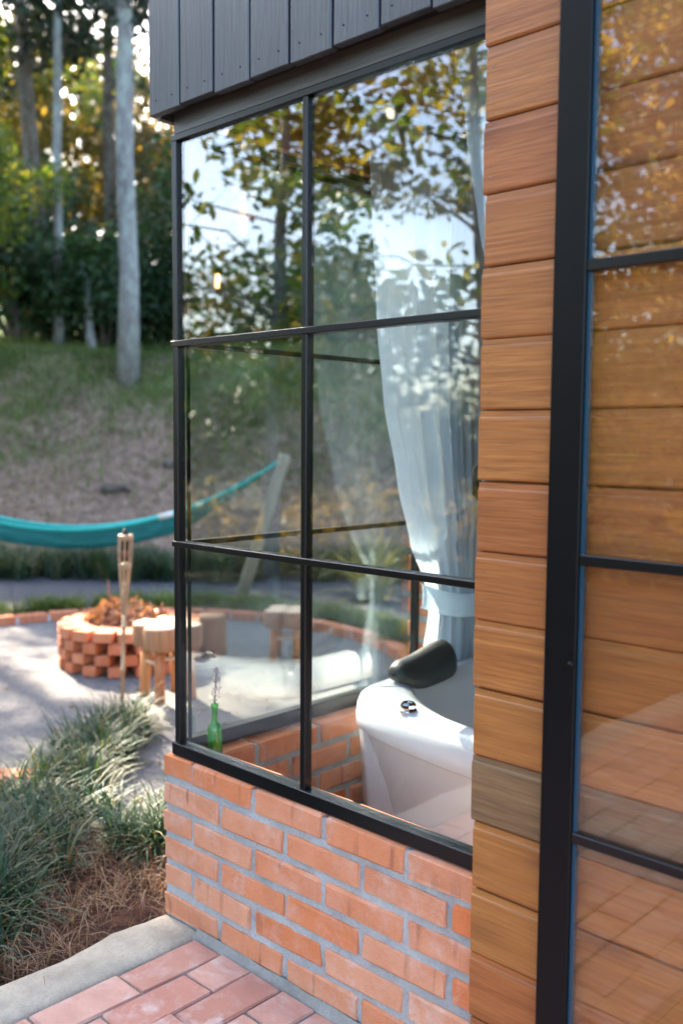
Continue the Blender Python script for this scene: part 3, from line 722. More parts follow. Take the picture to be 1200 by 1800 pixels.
# ------------------------------------------------------------------ fire pit and its ring
GZ = -.08
pc = (-5.06, 3.37)
pit = thing('fire_pit', 'round honeycomb brick fire pit on the gravel', 'fire pit', (pc[0], pc[1], GZ))
V, F = chbox(.20, .092, .062, .005, .002); bb = B(); bb.v = V; bb.f = F; pb = bb.mesh('brick', M['brick_pit'])
V, F = chbox(.225, .115, .062, .005, .002); bb = B(); bb.v = V; bb.f = F; pb2 = bb.mesh('brick', M['brick_pit'])
for r in range(3):
    for k in range(16):
        a = 2*math.pi*(k+.5*(r % 2))/16
        put('brick', pb, pit, (.335*math.cos(a), .335*math.sin(a), .033+r*.0675), (0, 0, a+random.uniform(-.04, .04)))
for k in range(17):
    a = 2*math.pi*(k+.3)/17; put('brick', pb2, pit, (.322*math.cos(a), .322*math.sin(a), .033+3*.0675), (random.uniform(-.02, .02), random.uniform(-.02, .02), a+.09+random.uniform(-.04, .04)))
# burning material laid in the pit
bb = B()
for i in range(200):
    a, r = random.uniform(0, 6.28), .24*math.sqrt(random.random()); z = .05+.17*random.random()+.10*(1-r/.24)
    p = Vector((pc[0]+r*math.cos(a), pc[1]+r*math.sin(a), GZ+z)); d = Vector((random.gauss(0, 1), random.gauss(0, 1), random.gauss(0, .5))).normalized()*random.uniform(.03, .14)
    bb.tube([p-d, p+Vector((0, 0, random.uniform(-.01, .02))), p+d], random.uniform(.003, .009), 5)
tw = bb.build('kindling', M['twig'], None); tag(tw, 'heap of dry brown twigs in the brick fire pit', 'kindling', kind='stuff')
def leaves(C, size, seed, flat=0., asp=.5, droop=0, hexa=False):
    """C (n,3) leaf centres -> V,F"""
    rs = np.random.RandomState(seed); n = len(C); s = size*rs.uniform(.6, 1.3, n)[:, None]
    d = rs.normal(size=(n, 3)); d[:, 2] = d[:, 2]*(1-flat)-droop; d /= np.linalg.norm(d, axis=1)[:, None]
    k = rs.normal(size=(n, 3)); k[:, 2] *= (1-flat*.5); e = np.cross(d, k); e /= np.linalg.norm(e, axis=1)[:, None]+1e-9
    if not hexa:
        V = np.stack([C-d*s, C+e*s*asp, C+d*s, C-e*s*asp], 1).reshape(-1, 3); F = np.arange(4*n).reshape(n, 4)
    else:
        up_ = np.cross(d, e)*s*.12
        V = np.stack([C-d*s, C-d*s*.35+e*s*asp+up_, C+d*s*.35+e*s*asp*.8+up_, C+d*s, C+d*s*.35-e*s*asp*.8+up_, C-d*s*.35-e*s*asp+up_], 1).reshape(-1, 3); F = np.arange(6*n).reshape(n, 6)
    return V, F
rs = np.random.RandomState(3); n = 500; a = rs.uniform(0, 6.28, n); r = .26*np.sqrt(rs.rand(n))
C = np.stack([pc[0]-.05+r*np.cos(a), pc[1]+r*np.sin(a), GZ+.26+.20*rs.rand(n)*(1-r/.3)], 1)
V, F = leaves(C, .03, 5); o = put('dry_leaves', np_mesh('dry_leaves', V, F, M['leaf_brown'])); tag(o, 'curled dry leaves heaped over the kindling in the fire pit', 'leaves', kind='stuff')
for i, (dx, dy, a, tz, lab) in enumerate([(.10, .05, .4, .20, 'orange split log leaning out of the fire pit'), (-.02, .12, 1.6, .1, 'dark short log lying across the fire pit')]):
    bb = B(); p = Vector((pc[0]+dx, pc[1]+dy, GZ+.25)); d = Vector((math.cos(a), math.sin(a), tz))*.15; bb.tube([p-d, p+d], .032, 9)
    o = bb.build('log', M['log_wood' if i == 0 else 'log_bark']); tag(o, lab, 'log')
# pale twig sticking up
bb = B(); bb.tube([(pc[0]-.17, pc[1]-.02, GZ+.3), (pc[0]-.19, pc[1]-.03, GZ+.42), (pc[0]-.2, pc[1]-.03, GZ+.5)], [.008, .006, .004], 5)
o = bb.build('branch', M['twig']); tag(o, 'single thin branch sticking up out of the fire pit', 'branch')
rc = (-4.89, 3.09); RR = 1.85
rg = thing('brick_ring', 'large ring of brick edging set flat in the gravel round the fire pit', 'edging', (rc[0], rc[1], GZ))
V, F = chbox(.225, .11, .07, .006, .002); bb = B(); bb.v = V; bb.f = F; rb = bb.mesh('brick', M['brick_pit'])
NR = 48
for k in range(NR):
    a = 2*math.pi*k/NR
    if a > R(316) or a < R(18): continue
    if 1: put('brick', rb, rg, (RR*math.cos(a), RR*math.sin(a), .028+random.uniform(-.004, .004)), (0, 0, a+R(90)))
bb = B(); rows = []
for k in range(97):
    a = R(18)+R(298)*k/96; rows.append([(rc[0]+(RR+q)*math.cos(a), rc[1]+(RR+q)*math.sin(a), GZ+z) for q, z in ((-.052, -.02), (-.05, .045), (.05, .045), (.052, -.02))])
bb.grid([r[::-1] for r in rows]); o = bb.build('mortar', M['mortar'], rg, True); o['kind'] = 'stuff'

# ------------------------------------------------------------------ log stools
def make_stool(label, loc, rz):
    t_ = thing('log_stool', label, 'stool', loc, rz, 'rustic log stools round the fire pit')
    for k in range(4):
        a = 2*math.pi*k/4+.4; cx_, cy_ = .082*math.cos(a), .082*math.sin(a)
        bb = B(); bb.lathe([(.066, .288), (.072, .296), (.073, .398), (.069, .407)], 16, (cx_, cy_, 0)); put('seat_log', bb.mesh('seat_log', M['log_bark'], True), t_)
        bb = B(); bb.lathe([(.068, .4072), (.065, .411)], 16, (cx_, cy_, 0)); put('seat_top', bb.mesh('seat_top', M['log_top']), t_)
        bb = B(); bb.tube([(.105*math.cos(a), .105*math.sin(a), .0), (.095*math.cos(a), .095*math.sin(a), .306)], [.024, .022], 10); put('leg', bb.mesh('leg', M['log_wood'], True), t_)
        a2 = a+math.pi/2; zz_ = .235 if k % 2 else .205
        bb = B(); bb.tube([(.10*math.cos(a), .10*math.sin(a), zz_), (.10*math.cos(a2), .10*math.sin(a2), zz_)], .011, 8); put('rung', bb.mesh('rung', M['log_top'], True), t_)
    return t_
s0 = make_stool('sunlit log stool in front of the fire pit beside the bamboo torch', (-4.215, 3.045, GZ), .2); s0.scale = (1.26, 1.26, 1)
s1 = copy_tree(s0); s1['label'] = 'log stool standing alone on the gravel beyond the lower left pane'; s1.location = (-4.39, 4.10, GZ-.02); s1.rotation_euler.z = 1.0; s1.scale = (1.05, 1.05, .86)
bb = B(); bb.lathe([(.098, 0), (.10, .02), (.098, .25), (.09, .262)], 18, (-4.86, 3.86, GZ)); o = bb.build('log_stump', M['log_bark'], None, True); tag(o, 'short brown log stump behind the sunlit stool at the edge of the fire pit', 'stump')

# ------------------------------------------------------------------ bamboo torch
tx, ty = -4.21, 2.75
to = thing('garden_torch', 'bamboo garden torch with woven head stuck in the ground before the fire pit', 'torch', (tx, ty, GZ))
bb = B(); lean = Vector((.025, .02)); pt = lambda z: (tx+lean.x*z, ty+lean.y*z, GZ+z)
zs = [0, .2, .201, .215, .216, .42, .421, .435, .436, .66]; rr_ = [.011, .011, .013, .013, .011, .010, .0125, .0125, .010, .011]
bb.tube([pt(z) for z in zs], rr_, 10); bb.build('pole', M['bamboo'], to, True)
for k in range(9):
    a = 2*math.pi*k/9; bb = B(); pts = []
    for z, r in ((.50, .012), (.60, .017), (.70, .026), (.78, .033), (.86, .034), (.915, .036)):
        p = pt(z); pts.append((p[0]+r*math.cos(a), p[1]+r*math.sin(a), p[2]))
    bb.tube(pts, .0042, 5); bb.build('cane_strip', M['bamboo'], to)
for z, h_, r in ((.735, .03, .031), (.80, .035, .035), (.885, .03, .037)):
    p = pt(z); bb = B(); bb.lathe([(r-.004, 0), (r, .002), (r+.001, h_-.002), (r-.003, h_)], 14, p); bb.build('woven_band', M['bamboo_dark' if h_ > .031 else 'bamboo'], to, True)
p = pt(.78); bb = B(); bb.lathe([(.022, 0), (.026, .02), (.026, .13), (.012, .145), (.006, .165)], 14, p); bb.build('oil_can', M['metal_dk'], to, True)

# ------------------------------------------------------------------ hammock
hp = thing('hammock_post', 'leaning pale round wooden post holding the right end of the teal hammock', 'post', (-6.33, 5.3, GZ))
bb = B(); bb.tube([(-6.33, 5.3, -.2), (-6.02, 5.58, 1.17), (-6.015, 5.585, 1.19)], [.056, .05, .044], 14); bb.build('shaft', M['post_wood'], hp, True)
hp2 = thing('hammock_post', 'leaning pale wooden post holding the far left end of the hammock', 'post', (-8.38, 3.33, GZ))
bb = B(); bb.tube([(-8.38, 3.33, -.2), (-8.69, 3.03, 1.2)], [.056, .05], 14); bb.build('shaft', M['post_wood'], hp2, True)
hm = thing('hammock', 'teal net hammock slung low between two leaning posts', 'hammock', (-7.5, 4, .4))
E1, E2 = Vector((-6.05, 5.56, 1.14)), Vector((-8.65, 3.07, 1.14)); rows = []; NS = 60
dirh = (E2-E1).normalized(); sd_ = Vector((-dirh.y, dirh.x, 0)); edgeA, edgeB = [], []
for i in range(NS+1):
    u = i/NS; p = E1.lerp(E2, u); sag = .60*(1-(2*u-1)**2)**.97 if 0 < u < 1 else 0
    wd = .0 if u in (0, 1) else .15*min(1, (math.sin(math.pi*u)*1.5))**1.6+.015
    row = []
    for k in range(41):
        a = math.pi*(k/40); wr = (.012*math.sin(k*1.9+u*5)+.008*math.sin(k*3.1-u*9)+.004*math.sin(u*70+k))*min(1, wd*9)
        row.append(p+Vector((0, 0, -sag+.0))+sd_*(wd*.8+wr)*math.cos(a)+Vector((0, 0, -(wd+wr)*math.sin(a))))
    rows.append(row); edgeA.append(row[0]); edgeB.append(row[-1])
bb = B(); bb.grid(rows); bb.build('net', M['teal'], hm, True)
for e in (edgeA, edgeB):
    bb = B(); bb.tube(e, .016, 7); bb.build('edge_rope', M['teal_rope'], hm, True)
for u in (.27, .70):
    i = int(u*NS); bb = B(); bb.tube([edgeA[i-1], edgeA[i], edgeA[i+1]], .024, 8); bb.build('rope_whipping', M['cream_rope'], hm, True)

# ------------------------------------------------------------------ grasses (stuff)
def blades(P, length, width, seed, bend=.9, az=None, segs=5, spread=.5):
    """P (n,3) -> arching blades"""
    rs = np.random.RandomState(seed); n = len(P); L_ = length*rs.uniform(.55, 1.2, n); W_ = width*rs.uniform(.7, 1.2, n)
    if az is None: az = rs.uniform(0, 2*np.pi, n)
    tilt = np.abs(rs.normal(0, spread, n)); curl = bend*rs.uniform(.5, 1.4, n)
    p = P.copy(); sidev = np.stack([-np.sin(az), np.cos(az), np.zeros(n)], 1); V = []
    for k in range(segs+1):
        f = k/segs; wk = W_*(1-f**2.2)*.5+.0002
        V.append(p-sidev*wk[:, None]); V.append(p+sidev*wk[:, None])
        th = tilt+curl*f*1.6; d = np.stack([np.cos(az)*np.sin(th), np.sin(az)*np.sin(th), np.cos(th)], 1); p = p+d*(L_/segs)[:, None]
    V = np.stack(V, 1); m_ = 2*(segs+1); F = []
    base = np.arange(n)[:, None]*m_
    for k in range(segs): F.append(base+np.array([2*k, 2*k+1, 2*k+3, 2*k+2]))
    return V.reshape(-1, 3), np.stack(F, 1).reshape(-1, 4)
def tufts(name, label, centers, per, length, width, mat, seed, rad=.05, bend=.9, cat='grass', spread=.5):
    rs = np.random.RandomState(seed); P = []; 
    for c_ in centers:
        k = int(per*rs.uniform(.6, 1.3)); r = rad*np.sqrt(rs.rand(k)); a = rs.uniform(0, 6.28, k)
        P.append(np.stack([c_[0]+r*np.cos(a), c_[1]+r*np.sin(a), np.full(k, c_[2])], 1))
    P = np.concatenate(P); V, F = blades(P, length, width, seed, bend, spread=spread)
    o = put(name, np_mesh(name, V, F, mat)); return tag(o, label, cat, kind='stuff')
random.seed(21)
def band(pts, w_, n):
    out = []
    for i in range(n):
        u = random.random()*(len(pts)-1); k = int(u); f = u-k; a, b_ = pts[k], pts[min(k+1, len(pts)-1)]
        x = a[0]+(b_[0]-a[0])*f+random.gauss(0, w_); y = a[1]+(b_[1]-a[1])*f+random.gauss(0, w_); out.append((x, y, gz(x, y)+.01))
    return out
near = band([(-2.42, 1.02), (-2.62, 1.20), (-2.85, 1.42), (-3.15, 1.72), (-3.45, 2.05), (-3.68, 2.35), (-3.80, 2.62)], .075, 110)+[c_ for c_ in band([(-2.45, .2), (-2.6, .7), (-2.9, 1.2), (-3.1, 1.45)], .14, 70)]
near = [c_ for c_ in near if c_[0] < -2.30]
tufts('border_grass', 'arching dark green border grass along the gravel beside the kerb', near, 44, .235, .0085, M['mondo'], 31, .045, .95, spread=.62)
near2 = band([(-2.52, 1.72), (-2.68, 1.90), (-2.60, 2.0), (-2.45, 1.95)], .07, 26)
tufts('grass_clump', 'separate clump of border grass close to the corner of the brick wall', near2, 46, .25, .0078, M['mondo'], 32, .04, .95)
tufts('dead_grass', 'brown dead blades and straw in the mulch beside the kerb', band([(-2.25, 1.0), (-2.4, 1.55), (-2.6, 1.7), (-2.3, 1.8), (-2.9, 1.6)], .12, 60), 34, .15, .003, M['straw'], 33, .07, 1.3, 'dead grass', 1.1)
tufts('dead_grass', 'straw coloured dead blades mixed through the border grass', [near[i] for i in range(0, len(near), 3)], 18, .21, .0035, M['straw'], 133, .06, 1.2, 'dead grass', .9)
# back of the ring, garden rows
arc = [(rc[0]+(RR+.28)*math.cos(a), rc[1]+(RR+.28)*math.sin(a)) for a in np.linspace(R(30), R(215), 14)]
tufts('ring_grass', 'strip of low green grass along the back of the brick ring', band(arc, .08, 300), 60, .17, .008, M['lawn'], 34, .07, .8)
c0 = Vector((-SP_*9.9, CP*9.9)); row_ = [tuple(c0+Vector((CP, SP_))*l+Vector((-SP_, CP))*(.3*math.sin(l*.8))) for l in np.linspace(-5, 3.5, 12)]
tufts('bank_foot_grass', 'row of dark arching grass clumps at the foot of the bank', band(row_, .24, 420), 60, .36, .011, M['mondo'], 35, .1, .9)
# grass on the upper bank
rs = np.random.RandomState(8); P = []
for i in range(60000):
    s0_ = rs.uniform(11.8, 17.5); l0 = rs.uniform(-6.5, 5.5)
    if rs.rand() > min(1, max(.05, (s0_-12.3)/1.8))*(.4+.9*mnoise.noise((s0_*1.1, l0*.9, 3))+.25): continue
    X, Y = -SP_*s0_+CP*l0, CP*s0_+SP_*l0; P.append((X, Y, gz(X, Y)))
V, F = blades(np.array(P), .15, .016, 9, .8, segs=2); o = put('bank_grass', np_mesh('bank_grass', V, F, M['lawn'])); tag(o, 'short green grass growing over the top of the bank', 'grass', kind='stuff')
P = []
for i in range(9000):
    s0_ = rs.uniform(11, 16); l0 = rs.uniform(-6.5, 5.5); X, Y = -SP_*s0_+CP*l0, CP*s0_+SP_*l0; P.append((X, Y, gz(X, Y)+.01))
V, F = leaves(np.array(P), .035, 77, flat=.6); o = put('leaf_litter', np_mesh('leaf_litter', V, F, M['leaf_tan'])); tag(o, 'brown dead leaves lying on the bare slope of the bank', 'leaf litter', kind='stuff')
# needle litter in the mulch bed
P = np.array([(random.uniform(-3.0, -2.17), random.uniform(.4, 1.9), -.055) for i in range(2600)]); rs2 = np.random.RandomState(5)
V, F = blades(P, .07, .0022, 6, .25, segs=2, spread=1.5); o = put('pine_litter', np_mesh('pine_litter', V, F, M['straw'])); tag(o, 'reddish pine needle litter lying on the mulch beside the kerb', 'litter', kind='stuff')
P = np.array([(-4.2+random.gauss(0, .9), 2.6+random.gauss(0, .8), GZ+.006) for i in range(160)])
V, F = leaves(P, .016, 7, flat=.9); o = put('fallen_leaves', np_mesh('fallen_leaves', V, F, M['leaf_tan'])); tag(o, 'few small fallen leaves scattered over the grey gravel', 'leaves', kind='stuff')

for i, (s0_, l0, a, L_, lab) in enumerate([(12.6, -3.0, .25, .2, 'dark rotten branch lying across the bare bank above the hammock'), (13.0, -2.3, -.5, .16, 'short dark branch lying higher on the bare bank')]):
    X, Y = -SP_*s0_+CP*l0, CP*s0_+SP_*l0; bb = B(); pts = []
    for q in range(6):
        f = q/5-.5; x_, y_ = X+(CP*math.cos(a)+.3*math.sin(f*5))*f*L_*2, Y+(SP_*math.cos(a))*f*L_*2; pts.append((x_, y_, gz(x_, y_)+.05+.03*math.sin(q*2)))
    bb.tube(pts, [.05, .06, .055, .05, .04, .02], 8); o = bb.build('fallen_branch', M['bark_dark'], None, True); tag(o, lab, 'branch', 'branches lying on the bank')
# strap leaved plant behind the window
pl = thing('strap_leaf_plant', 'pale yellow green strap leaved plant seen through the lower right panes', 'plant', (-5.5, 6.15, GZ))
P = np.array([(-5.5+random.gauss(0, .04), 6.15+random.gauss(0, .04), GZ) for i in range(70)]); V, F = blades(P, .75, .035, 12, .75, segs=6)
o = np_mesh('leaf_rosette', V-np.array(pl.location), F, M['palm']); put('leaf_rosette', o, pl)

# ------------------------------------------------------------------ trees and shrubs
def make_tree(name, label, cat, x, y, h, r0, z0, cr, ncl, per, ls_, leafm, barkm, seed, lean=(0, 0), clr=.7, asp=.5, hexa=False, group=None, top=1.0, flat=.2, trunkpts=None, squash=.7, wob=.03):
    rnd = random.Random(seed); zb = gz(x, y)-.15
    T = thing(name, label, cat, (x, y, zb), 0, group)
    bb = B(); n = 9; pts = []; rad = []
    for i in range(n+1):
        f = i/n; pts.append((x+lean[0]*f+wob*rnd.gauss(0, .5), y+lean[1]*f+wob*rnd.gauss(0, .5), zb+h*f)); rad.append(r0*(1.25 if i == 0 else 1)*(1-.8*f**1.3)+.01)
    bb.tube(pts, rad, 10); bb.build('trunk', M[barkm], T, True)
    br = B(); cl = []
    for i in range(ncl):
        f = z0+(top-z0)*((i+rnd.random())/ncl); a = rnd.uniform(0, 2*math.pi); env = math.sin(math.pi*min(1, .12+.88*(f-z0)/(1.02-z0)))**.6
        rr = cr*env*math.sqrt(rnd.uniform(.05, 1)); k = min(int(f*n), n-1); p0 = Vector(pts[k]).lerp(Vector(pts[k+1]), f*n-k)
        p1 = p0+Vector((math.cos(a)*rr, math.sin(a)*rr, rr*rnd.uniform(-.05, .5)))
        mid = p0.lerp(p1, .5)+Vector((0, 0, .1*rr)); rb_ = max(.008, r0*.28*(1-f*.6))
        br.tube([p0, mid, p1], [rb_, rb_*.6, rb_*.25], 5, False); cl.append(p1)
        if rnd.random() < .6: cl.append(mid+Vector((rnd.gauss(0, .2), rnd.gauss(0, .2), rnd.gauss(0, .15)))*cr*.4)
        for q in range(2):
            e = p1+Vector((rnd.gauss(0, 1), rnd.gauss(0, 1), rnd.gauss(0, .6)))*clr*.7; br.tube([mid.lerp(p1, .6), e], [rb_*.35, rb_*.12], 4, False)
    if cl:
        br.build('branches', M[barkm], T, True)
        rs = np.random.RandomState(seed); C = []
        for c_ in cl:
            m_ = int(per*rs.uniform(.6, 1.3)); d = rs.normal(size=(m_, 3)); d /= np.linalg.norm(d, axis=1)[:, None]; d *= (clr*rs.uniform(.3, 1.1, m_)**.6*rs.uniform(.7, 1.15))[:, None]; d[:, 2] *= squash
            C.append(np.array(c_)+d)
        C = np.concatenate(C); V, F = leaves(C, ls_, seed, flat, asp, .2, hexa)
        put('crown', np_mesh('crown', V-np.array(T.location), F, M[leafm]), T)
    return T
def shrub(name, label, x, y, rx, rz, nleaf, ls_, leafm, seed, group=None):
    zb = gz(x, y)-.05; T = thing(name, label, 'shrub', (x, y, zb), 0, group); rs = np.random.RandomState(seed); rnd = random.Random(seed)
    C = []; bb = B(); k = 14
    for i in range(k):
        a = rnd.uniform(0, 6.28); r = rx*math.sqrt(rnd.random())*.75; z = rz*rnd.uniform(.25, .85)*(1-.5*(r/rx)**2); c_ = Vector((x+r*math.cos(a), y+r*math.sin(a), zb+z))
        bb.tube([(x+r*.2*math.cos(a), y+r*.2*math.sin(a), zb), c_], [.03, .01], 5, False)
        m_ = nleaf//k; d = rs.normal(size=(m_, 3)); d /= np.linalg.norm(d, axis=1)[:, None]; d *= (rx*.5*rs.uniform(.2, 1.1, m_)**.5)[:, None]; d[:, 2] *= .75; C.append(np.array(c_)+d)
    bb.build('stems', M['bark_dark'], T)
    V, F = leaves(np.concatenate(C), ls_, seed, .2); put('foliage', np_mesh('foliage', V-np.array(T.location), F, M[leafm]), T); return T
def at(s, l): return (-SP_*s+CP*l, CP*s+SP_*l)

G1 = 'trees standing on the bank'
make_tree('pine_tree', 'thickest pale grey lichen covered trunk rising from the top of the bank', 'tree', -12.5, 8.33, 15, .145, .36, 2.6, 40, 130, .10, 'leaf_pine', 'bark_grey', 41, (.05, .02), group=G1, top=.98)
make_tree('pine_tree', 'slender pale speckled trunk left of the thickest one', 'tree', -14.7, 8.44, 14, .07, .5, 2.2, 28, 120, .09, 'leaf_pine', 'bark_grey', 42, (-.05, .2), group=G1)
make_tree('pine_tree', 'greyish leaning trunk farthest left with dark boughs across it', 'tree', -16.35, 9.2, 16, .155, .30, 3.4, 56, 150, .10, 'leaf_pine', 'bark_dark', 43, (-1.2, -.6), group=G1)
make_tree('pine_tree', 'dark straight trunk just left of the thickest pale one, farther back', 'tree', -18.2, 11.7, 16, .13, .32, 3.4, 60, 150, .10, 'leaf_pine', 'bark_dark', 44, (0, 0), group=G1)
make_tree('sapling', 'short pale stub of a young tree at the foot of the bushes', 'tree', -14.1, 8.7, 1.9, .07, .8, .5, 5, 60, .07, 'leaf_mid', 'bark_grey', 45, (-.1, -.1), clr=.35)
# shrubs forming the dark green hedge behind the bank
random.seed(5)
k = 0
for s, l, rx, rz, lm in [(17.2, -5.8, 1.6, 2.6, 'leaf_dark'), (17.0, -4.2, 1.4, 2.2, 'leaf_dark'), (17.8, -3.1, 1.5, 3.0, 'leaf_dark'), (17.0, -2.0, 1.3, 2.0, 'leaf_dark'), (18.0, -1.3, 1.7, 3.4, 'leaf_dark'), (17.5, .2, 1.5, 2.4, 'leaf_mid'), (18.2, 1.6, 1.7, 3.2, 'leaf_dark'), (17.6, 3.2, 1.6, 2.5, 'leaf_dark'), (18.4, 5.0, 1.8, 3.2, 'leaf_dark'), (19.0, -5.2, 1.9, 4.0, 'leaf_dark'), (19.4, -2.6, 1.9, 4.4, 'leaf_dark'), (19.6, .4, 2.0, 4.2, 'leaf_dark')]:
    X, Y = at(s, l); col_ = 'bright green' if lm == 'leaf_mid' else 'dark green'
    shrub('shrub', ['%s bush at the far left of the hedge on the bank', '%s low bush second from the left in the hedge', '%s tall bush behind the slender speckled trunk', '%s low bush beside the short pale stub', '%s tall bush right behind the thickest trunk', '%s low bush just right of the thickest trunk', '%s tall bush seen through the upper left pane', '%s bush seen through the upper right pane', '%s bush behind the curtain side of the window', '%s taller bush in the back row at the far left', '%s taller bush in the back row behind the speckled trunk', '%s taller bush in the back row behind the thickest trunk'][k] % col_, X, Y, rx, rz, 5200, .075, lm, 60+k, 'bushes along the top of the bank'); k += 1
# forest behind
spec = [(22, -7.2, 5.8, 'leaf_gold', 'off the left edge of the photo'), (23, -4.9, 4.8, 'leaf_tan', 'between the two left trunks'), (22.5, -2.9, 5.0, 'leaf_gold', 'left of the thickest trunk'), (24, -.9, 5.6, 'leaf_gold', 'right of the thickest trunk'), (23, 1.6, 5.4, 'leaf_dark', 'beyond the upper left pane'), (24, 4, 6, 'leaf_mid', 'beyond the upper right pane'),
        (28, -9.5, 8.5, 'leaf_dark', 'off the left edge of the photo'), (29, -6.6, 8.0, 'leaf_tan', 'behind the leaning trunk'), (28, -4, 9.0, 'leaf_dark', 'behind the speckled trunk'), (30, -2.0, 8.0, 'leaf_gold', 'behind the thickest trunk'), (29, 1.2, 8.8, 'leaf_dark', 'beyond the upper left pane'), (30, 4.5, 8.8, 'leaf_mid', 'beyond the upper right pane'), (31, 8, 8.8, 'leaf_dark', 'hidden behind the house'),
        (36, -11, 10.0, 'leaf_gold', 'at the far left'), (38, -6, 10.5, 'leaf_dark', 'behind the speckled trunk'), (37, -2, 10.2, 'leaf_tan', 'just right of the thickest trunk'), (38, 3, 10.6, 'leaf_dark', 'beyond the upper left pane'), (38, 9, 10.6, 'leaf_dark', 'hidden behind the house')]
for i, (s, l, h, lm, wh) in enumerate(spec):
    X, Y = at(s, l); nm = {'leaf_gold': 'yellow green', 'leaf_tan': 'dry tan', 'leaf_mid': 'mid green', 'leaf_dark': 'dark green'}[lm]
    row = 'front' if s < 26 else 'middle' if s < 34 else 'rear'
    make_tree('forest_tree', '%s tree, %s row of the wood, %s' % (nm, row, wh), 'tree', X, Y, h, .15, .12, 2.2 if s < 26 else 3.0, 26, 130 if s < 26 else 120, .10 if s < 26 else .14, lm, 'bark_dark', 100+i, (random.uniform(-.5, .5), 0), clr=.8, group='trees of the wood behind the hedge')

# trees added off to the left, towards the sun, to cast chosen shadows
def shade(label, gx, gy, t_, crr, ncl, per, seed, lm='leaf_big', z0=.55, ls_=.07, clr=.55, zt=0, off=(0, 0)):
    p = Vector((gx, gy, zt))+sunv*t_; zb = gz(p.x, p.y); h = p.z-zb+crr*.8
    make_tree('broadleaf_tree', label, 'tree', p.x-off[0], p.y-off[1], h, .11, max(.3, (p.z-crr*.8-zb)/h), crr, ncl, per, ls_, lm, 'bark_dark', seed, off, clr=clr, hexa=False)
shade('broad leaved tree added to shade the kerb and brick pavers', -1.9, .1, 8.5, 1.25, 40, 190, 201)
shade('broad leaved tree added to shade the border grass', -2.7, .75, 10, .8, 20, 150, 202)
shade('small tree added to shade the path behind the brick ring', -8.2, 4.9, 8.5, 1.7, 34, 190, 203)
shade('tall tree added to shade the curtain side of the window', -2.0, 2.5, 16.5, .85, 60, 230, 207, zt=2.95, clr=.45, off=(.4, 1.4))
shade('sparse tree added for dappled shade on the near gravel', -4.6, 1.85, 12, .8, 7, 90, 208, clr=.4)
shade('broad crowned tree added to shade the gravel beyond the lower panes', -4.5, 4.45, 14, .6, 26, 170, 214, clr=.4, off=(-.2, -.8))
shade('slim tree added to cast shade behind the fire pit', -6.6, 4.35, 9.5, 1.1, 20, 170, 209)
shade('second broad leaved tree added to shade the pavers', -1.85, .9, 12, .8, 34, 200, 210, clr=.42)
shade('dense tree added to shade the lawn left of the house', -4.6, -1.2, 8, 2.2, 60, 200, 211, 'leaf_mid')
shade('dense tree added to shade the far lawn', -7.5, -2.6, 8, 2.4, 60, 200, 212, 'leaf_mid')
shade('dark tree added to shade the lawn behind the deck', -3.5, -3.2, 9, 2.2, 60, 200, 213, 'leaf_dark')
shade('tree added to shade the left half of the bank', -11.0, 6.5, 11, 2.4, 44, 190, 204)
shade('tree added to shade the middle of the bank', -9.0, 8.6, 16, 2.4, 44, 190, 205)

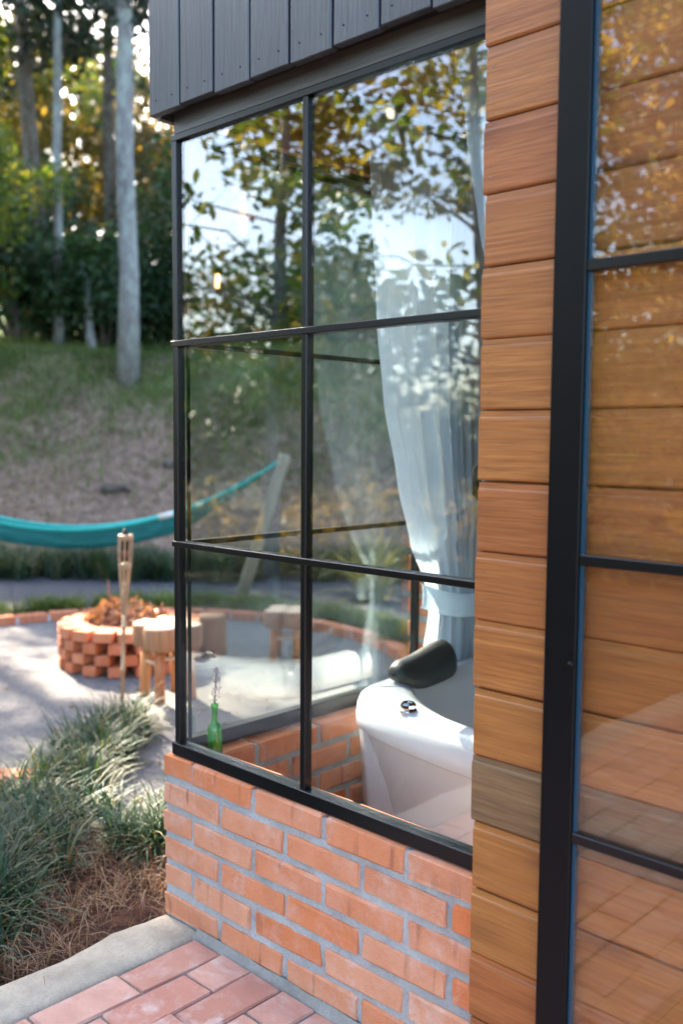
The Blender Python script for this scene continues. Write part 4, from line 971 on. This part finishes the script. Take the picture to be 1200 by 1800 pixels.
# trees on the camera side that the panes mirror
G3 = 'trees mirrored in the window panes'
make_tree('broadleaf_tree', 'large leaved tree mirrored across the upper left pane', 'tree', -5.6, -1.9, 4.6, .065, .38, 2.0, 28, 75, .058, 'leaf_big', 'bark_grey', 301, (.4, .2), clr=.42, asp=.42, hexa=True, group=G3, flat=.3)
make_tree('broadleaf_tree', 'large leaved tree mirrored across the upper right pane', 'tree', -4.1, -2.9, 5.0, .07, .40, 2.0, 28, 75, .058, 'leaf_big', 'bark_grey', 302, (-.2, .3), clr=.42, asp=.42, hexa=True, group=G3, flat=.3)
make_tree('broadleaf_tree', 'yellowish tree mirrored in the glass door', 'tree', -2.8, -3.6, 5.6, .08, .14, 1.8, 60, 80, .045, 'leaf_bright', 'bark_dark', 303, (.2, 0), clr=.42, hexa=True, group=G3)
make_tree('broadleaf_tree', 'tall dark dense tree mirrored behind the yellowish one in the glass door', 'tree', -4.5, -7.2, 8.5, .14, .1, 2.5, 80, 150, .085, 'leaf_dark', 'bark_dark', 307, clr=.75, group=G3)
make_tree('broadleaf_tree', 'far green tree mirrored behind the large leaved ones', 'tree', -10.5, -6.6, 3.9, .13, .2, 2.4, 30, 110, .08, 'leaf_mid', 'bark_dark', 304, clr=.6, group=G3)
make_tree('broadleaf_tree', 'far yellow green tree mirrored low in the window', 'tree', -13.5, -6.0, 3.8, .13, .15, 2.6, 30, 110, .08, 'leaf_gold', 'bark_dark', 305, clr=.6, group=G3)
make_tree('broadleaf_tree', 'far dark tree mirrored behind the glass door', 'tree', -6.0, -11.0, 4.4, .13, .15, 2.6, 30, 110, .08, 'leaf_gold', 'bark_dark', 306, clr=.6, group=G3)
for i, (x, y, rx, rz, lab) in enumerate([(-15.5, -3.0, 2.4, 3.4, 'nearest the sun side'), (-14.5, -7.0, 2.4, 3.4, 'second from the sun side'), (-12.5, -10.5, 2.4, 3.4, 'in the middle'), (-9.5, -13, 2.4, 3.6, 'fourth from the sun side'), (-6.5, -13.5, 2.4, 4.2, 'fifth from the sun side'), (-3.5, -13, 2.4, 4.2, 'behind the photographer')]):
    shrub('tall_hedge_bush', 'tall dark hedge bush mirrored in the panes, %s' % lab, x, y, rx, rz, 6000, .10, 'leaf_mid' if i % 2 else 'leaf_dark', 340+i, 'hedge mirrored in the glass')
for i, (x, y, rx, rz) in enumerate([(-7.5, -4.6, 1.0, 1.1), (-5.4, -5.2, .9, 1.2), (-3.6, -5.9, .9, 1.3), (-9.5, -3.6, 1.0, 1.0)]):
    shrub('shrub', ['yellow green shrub mirrored low in the left panes', 'yellow green shrub mirrored low in the right panes', 'yellow green shrub mirrored low in the glass door', 'yellow green shrub mirrored beside the corner post'][i], x, y, rx, rz, 1800, .06, 'leaf_gold', 320+i, 'shrubs mirrored in the glass')
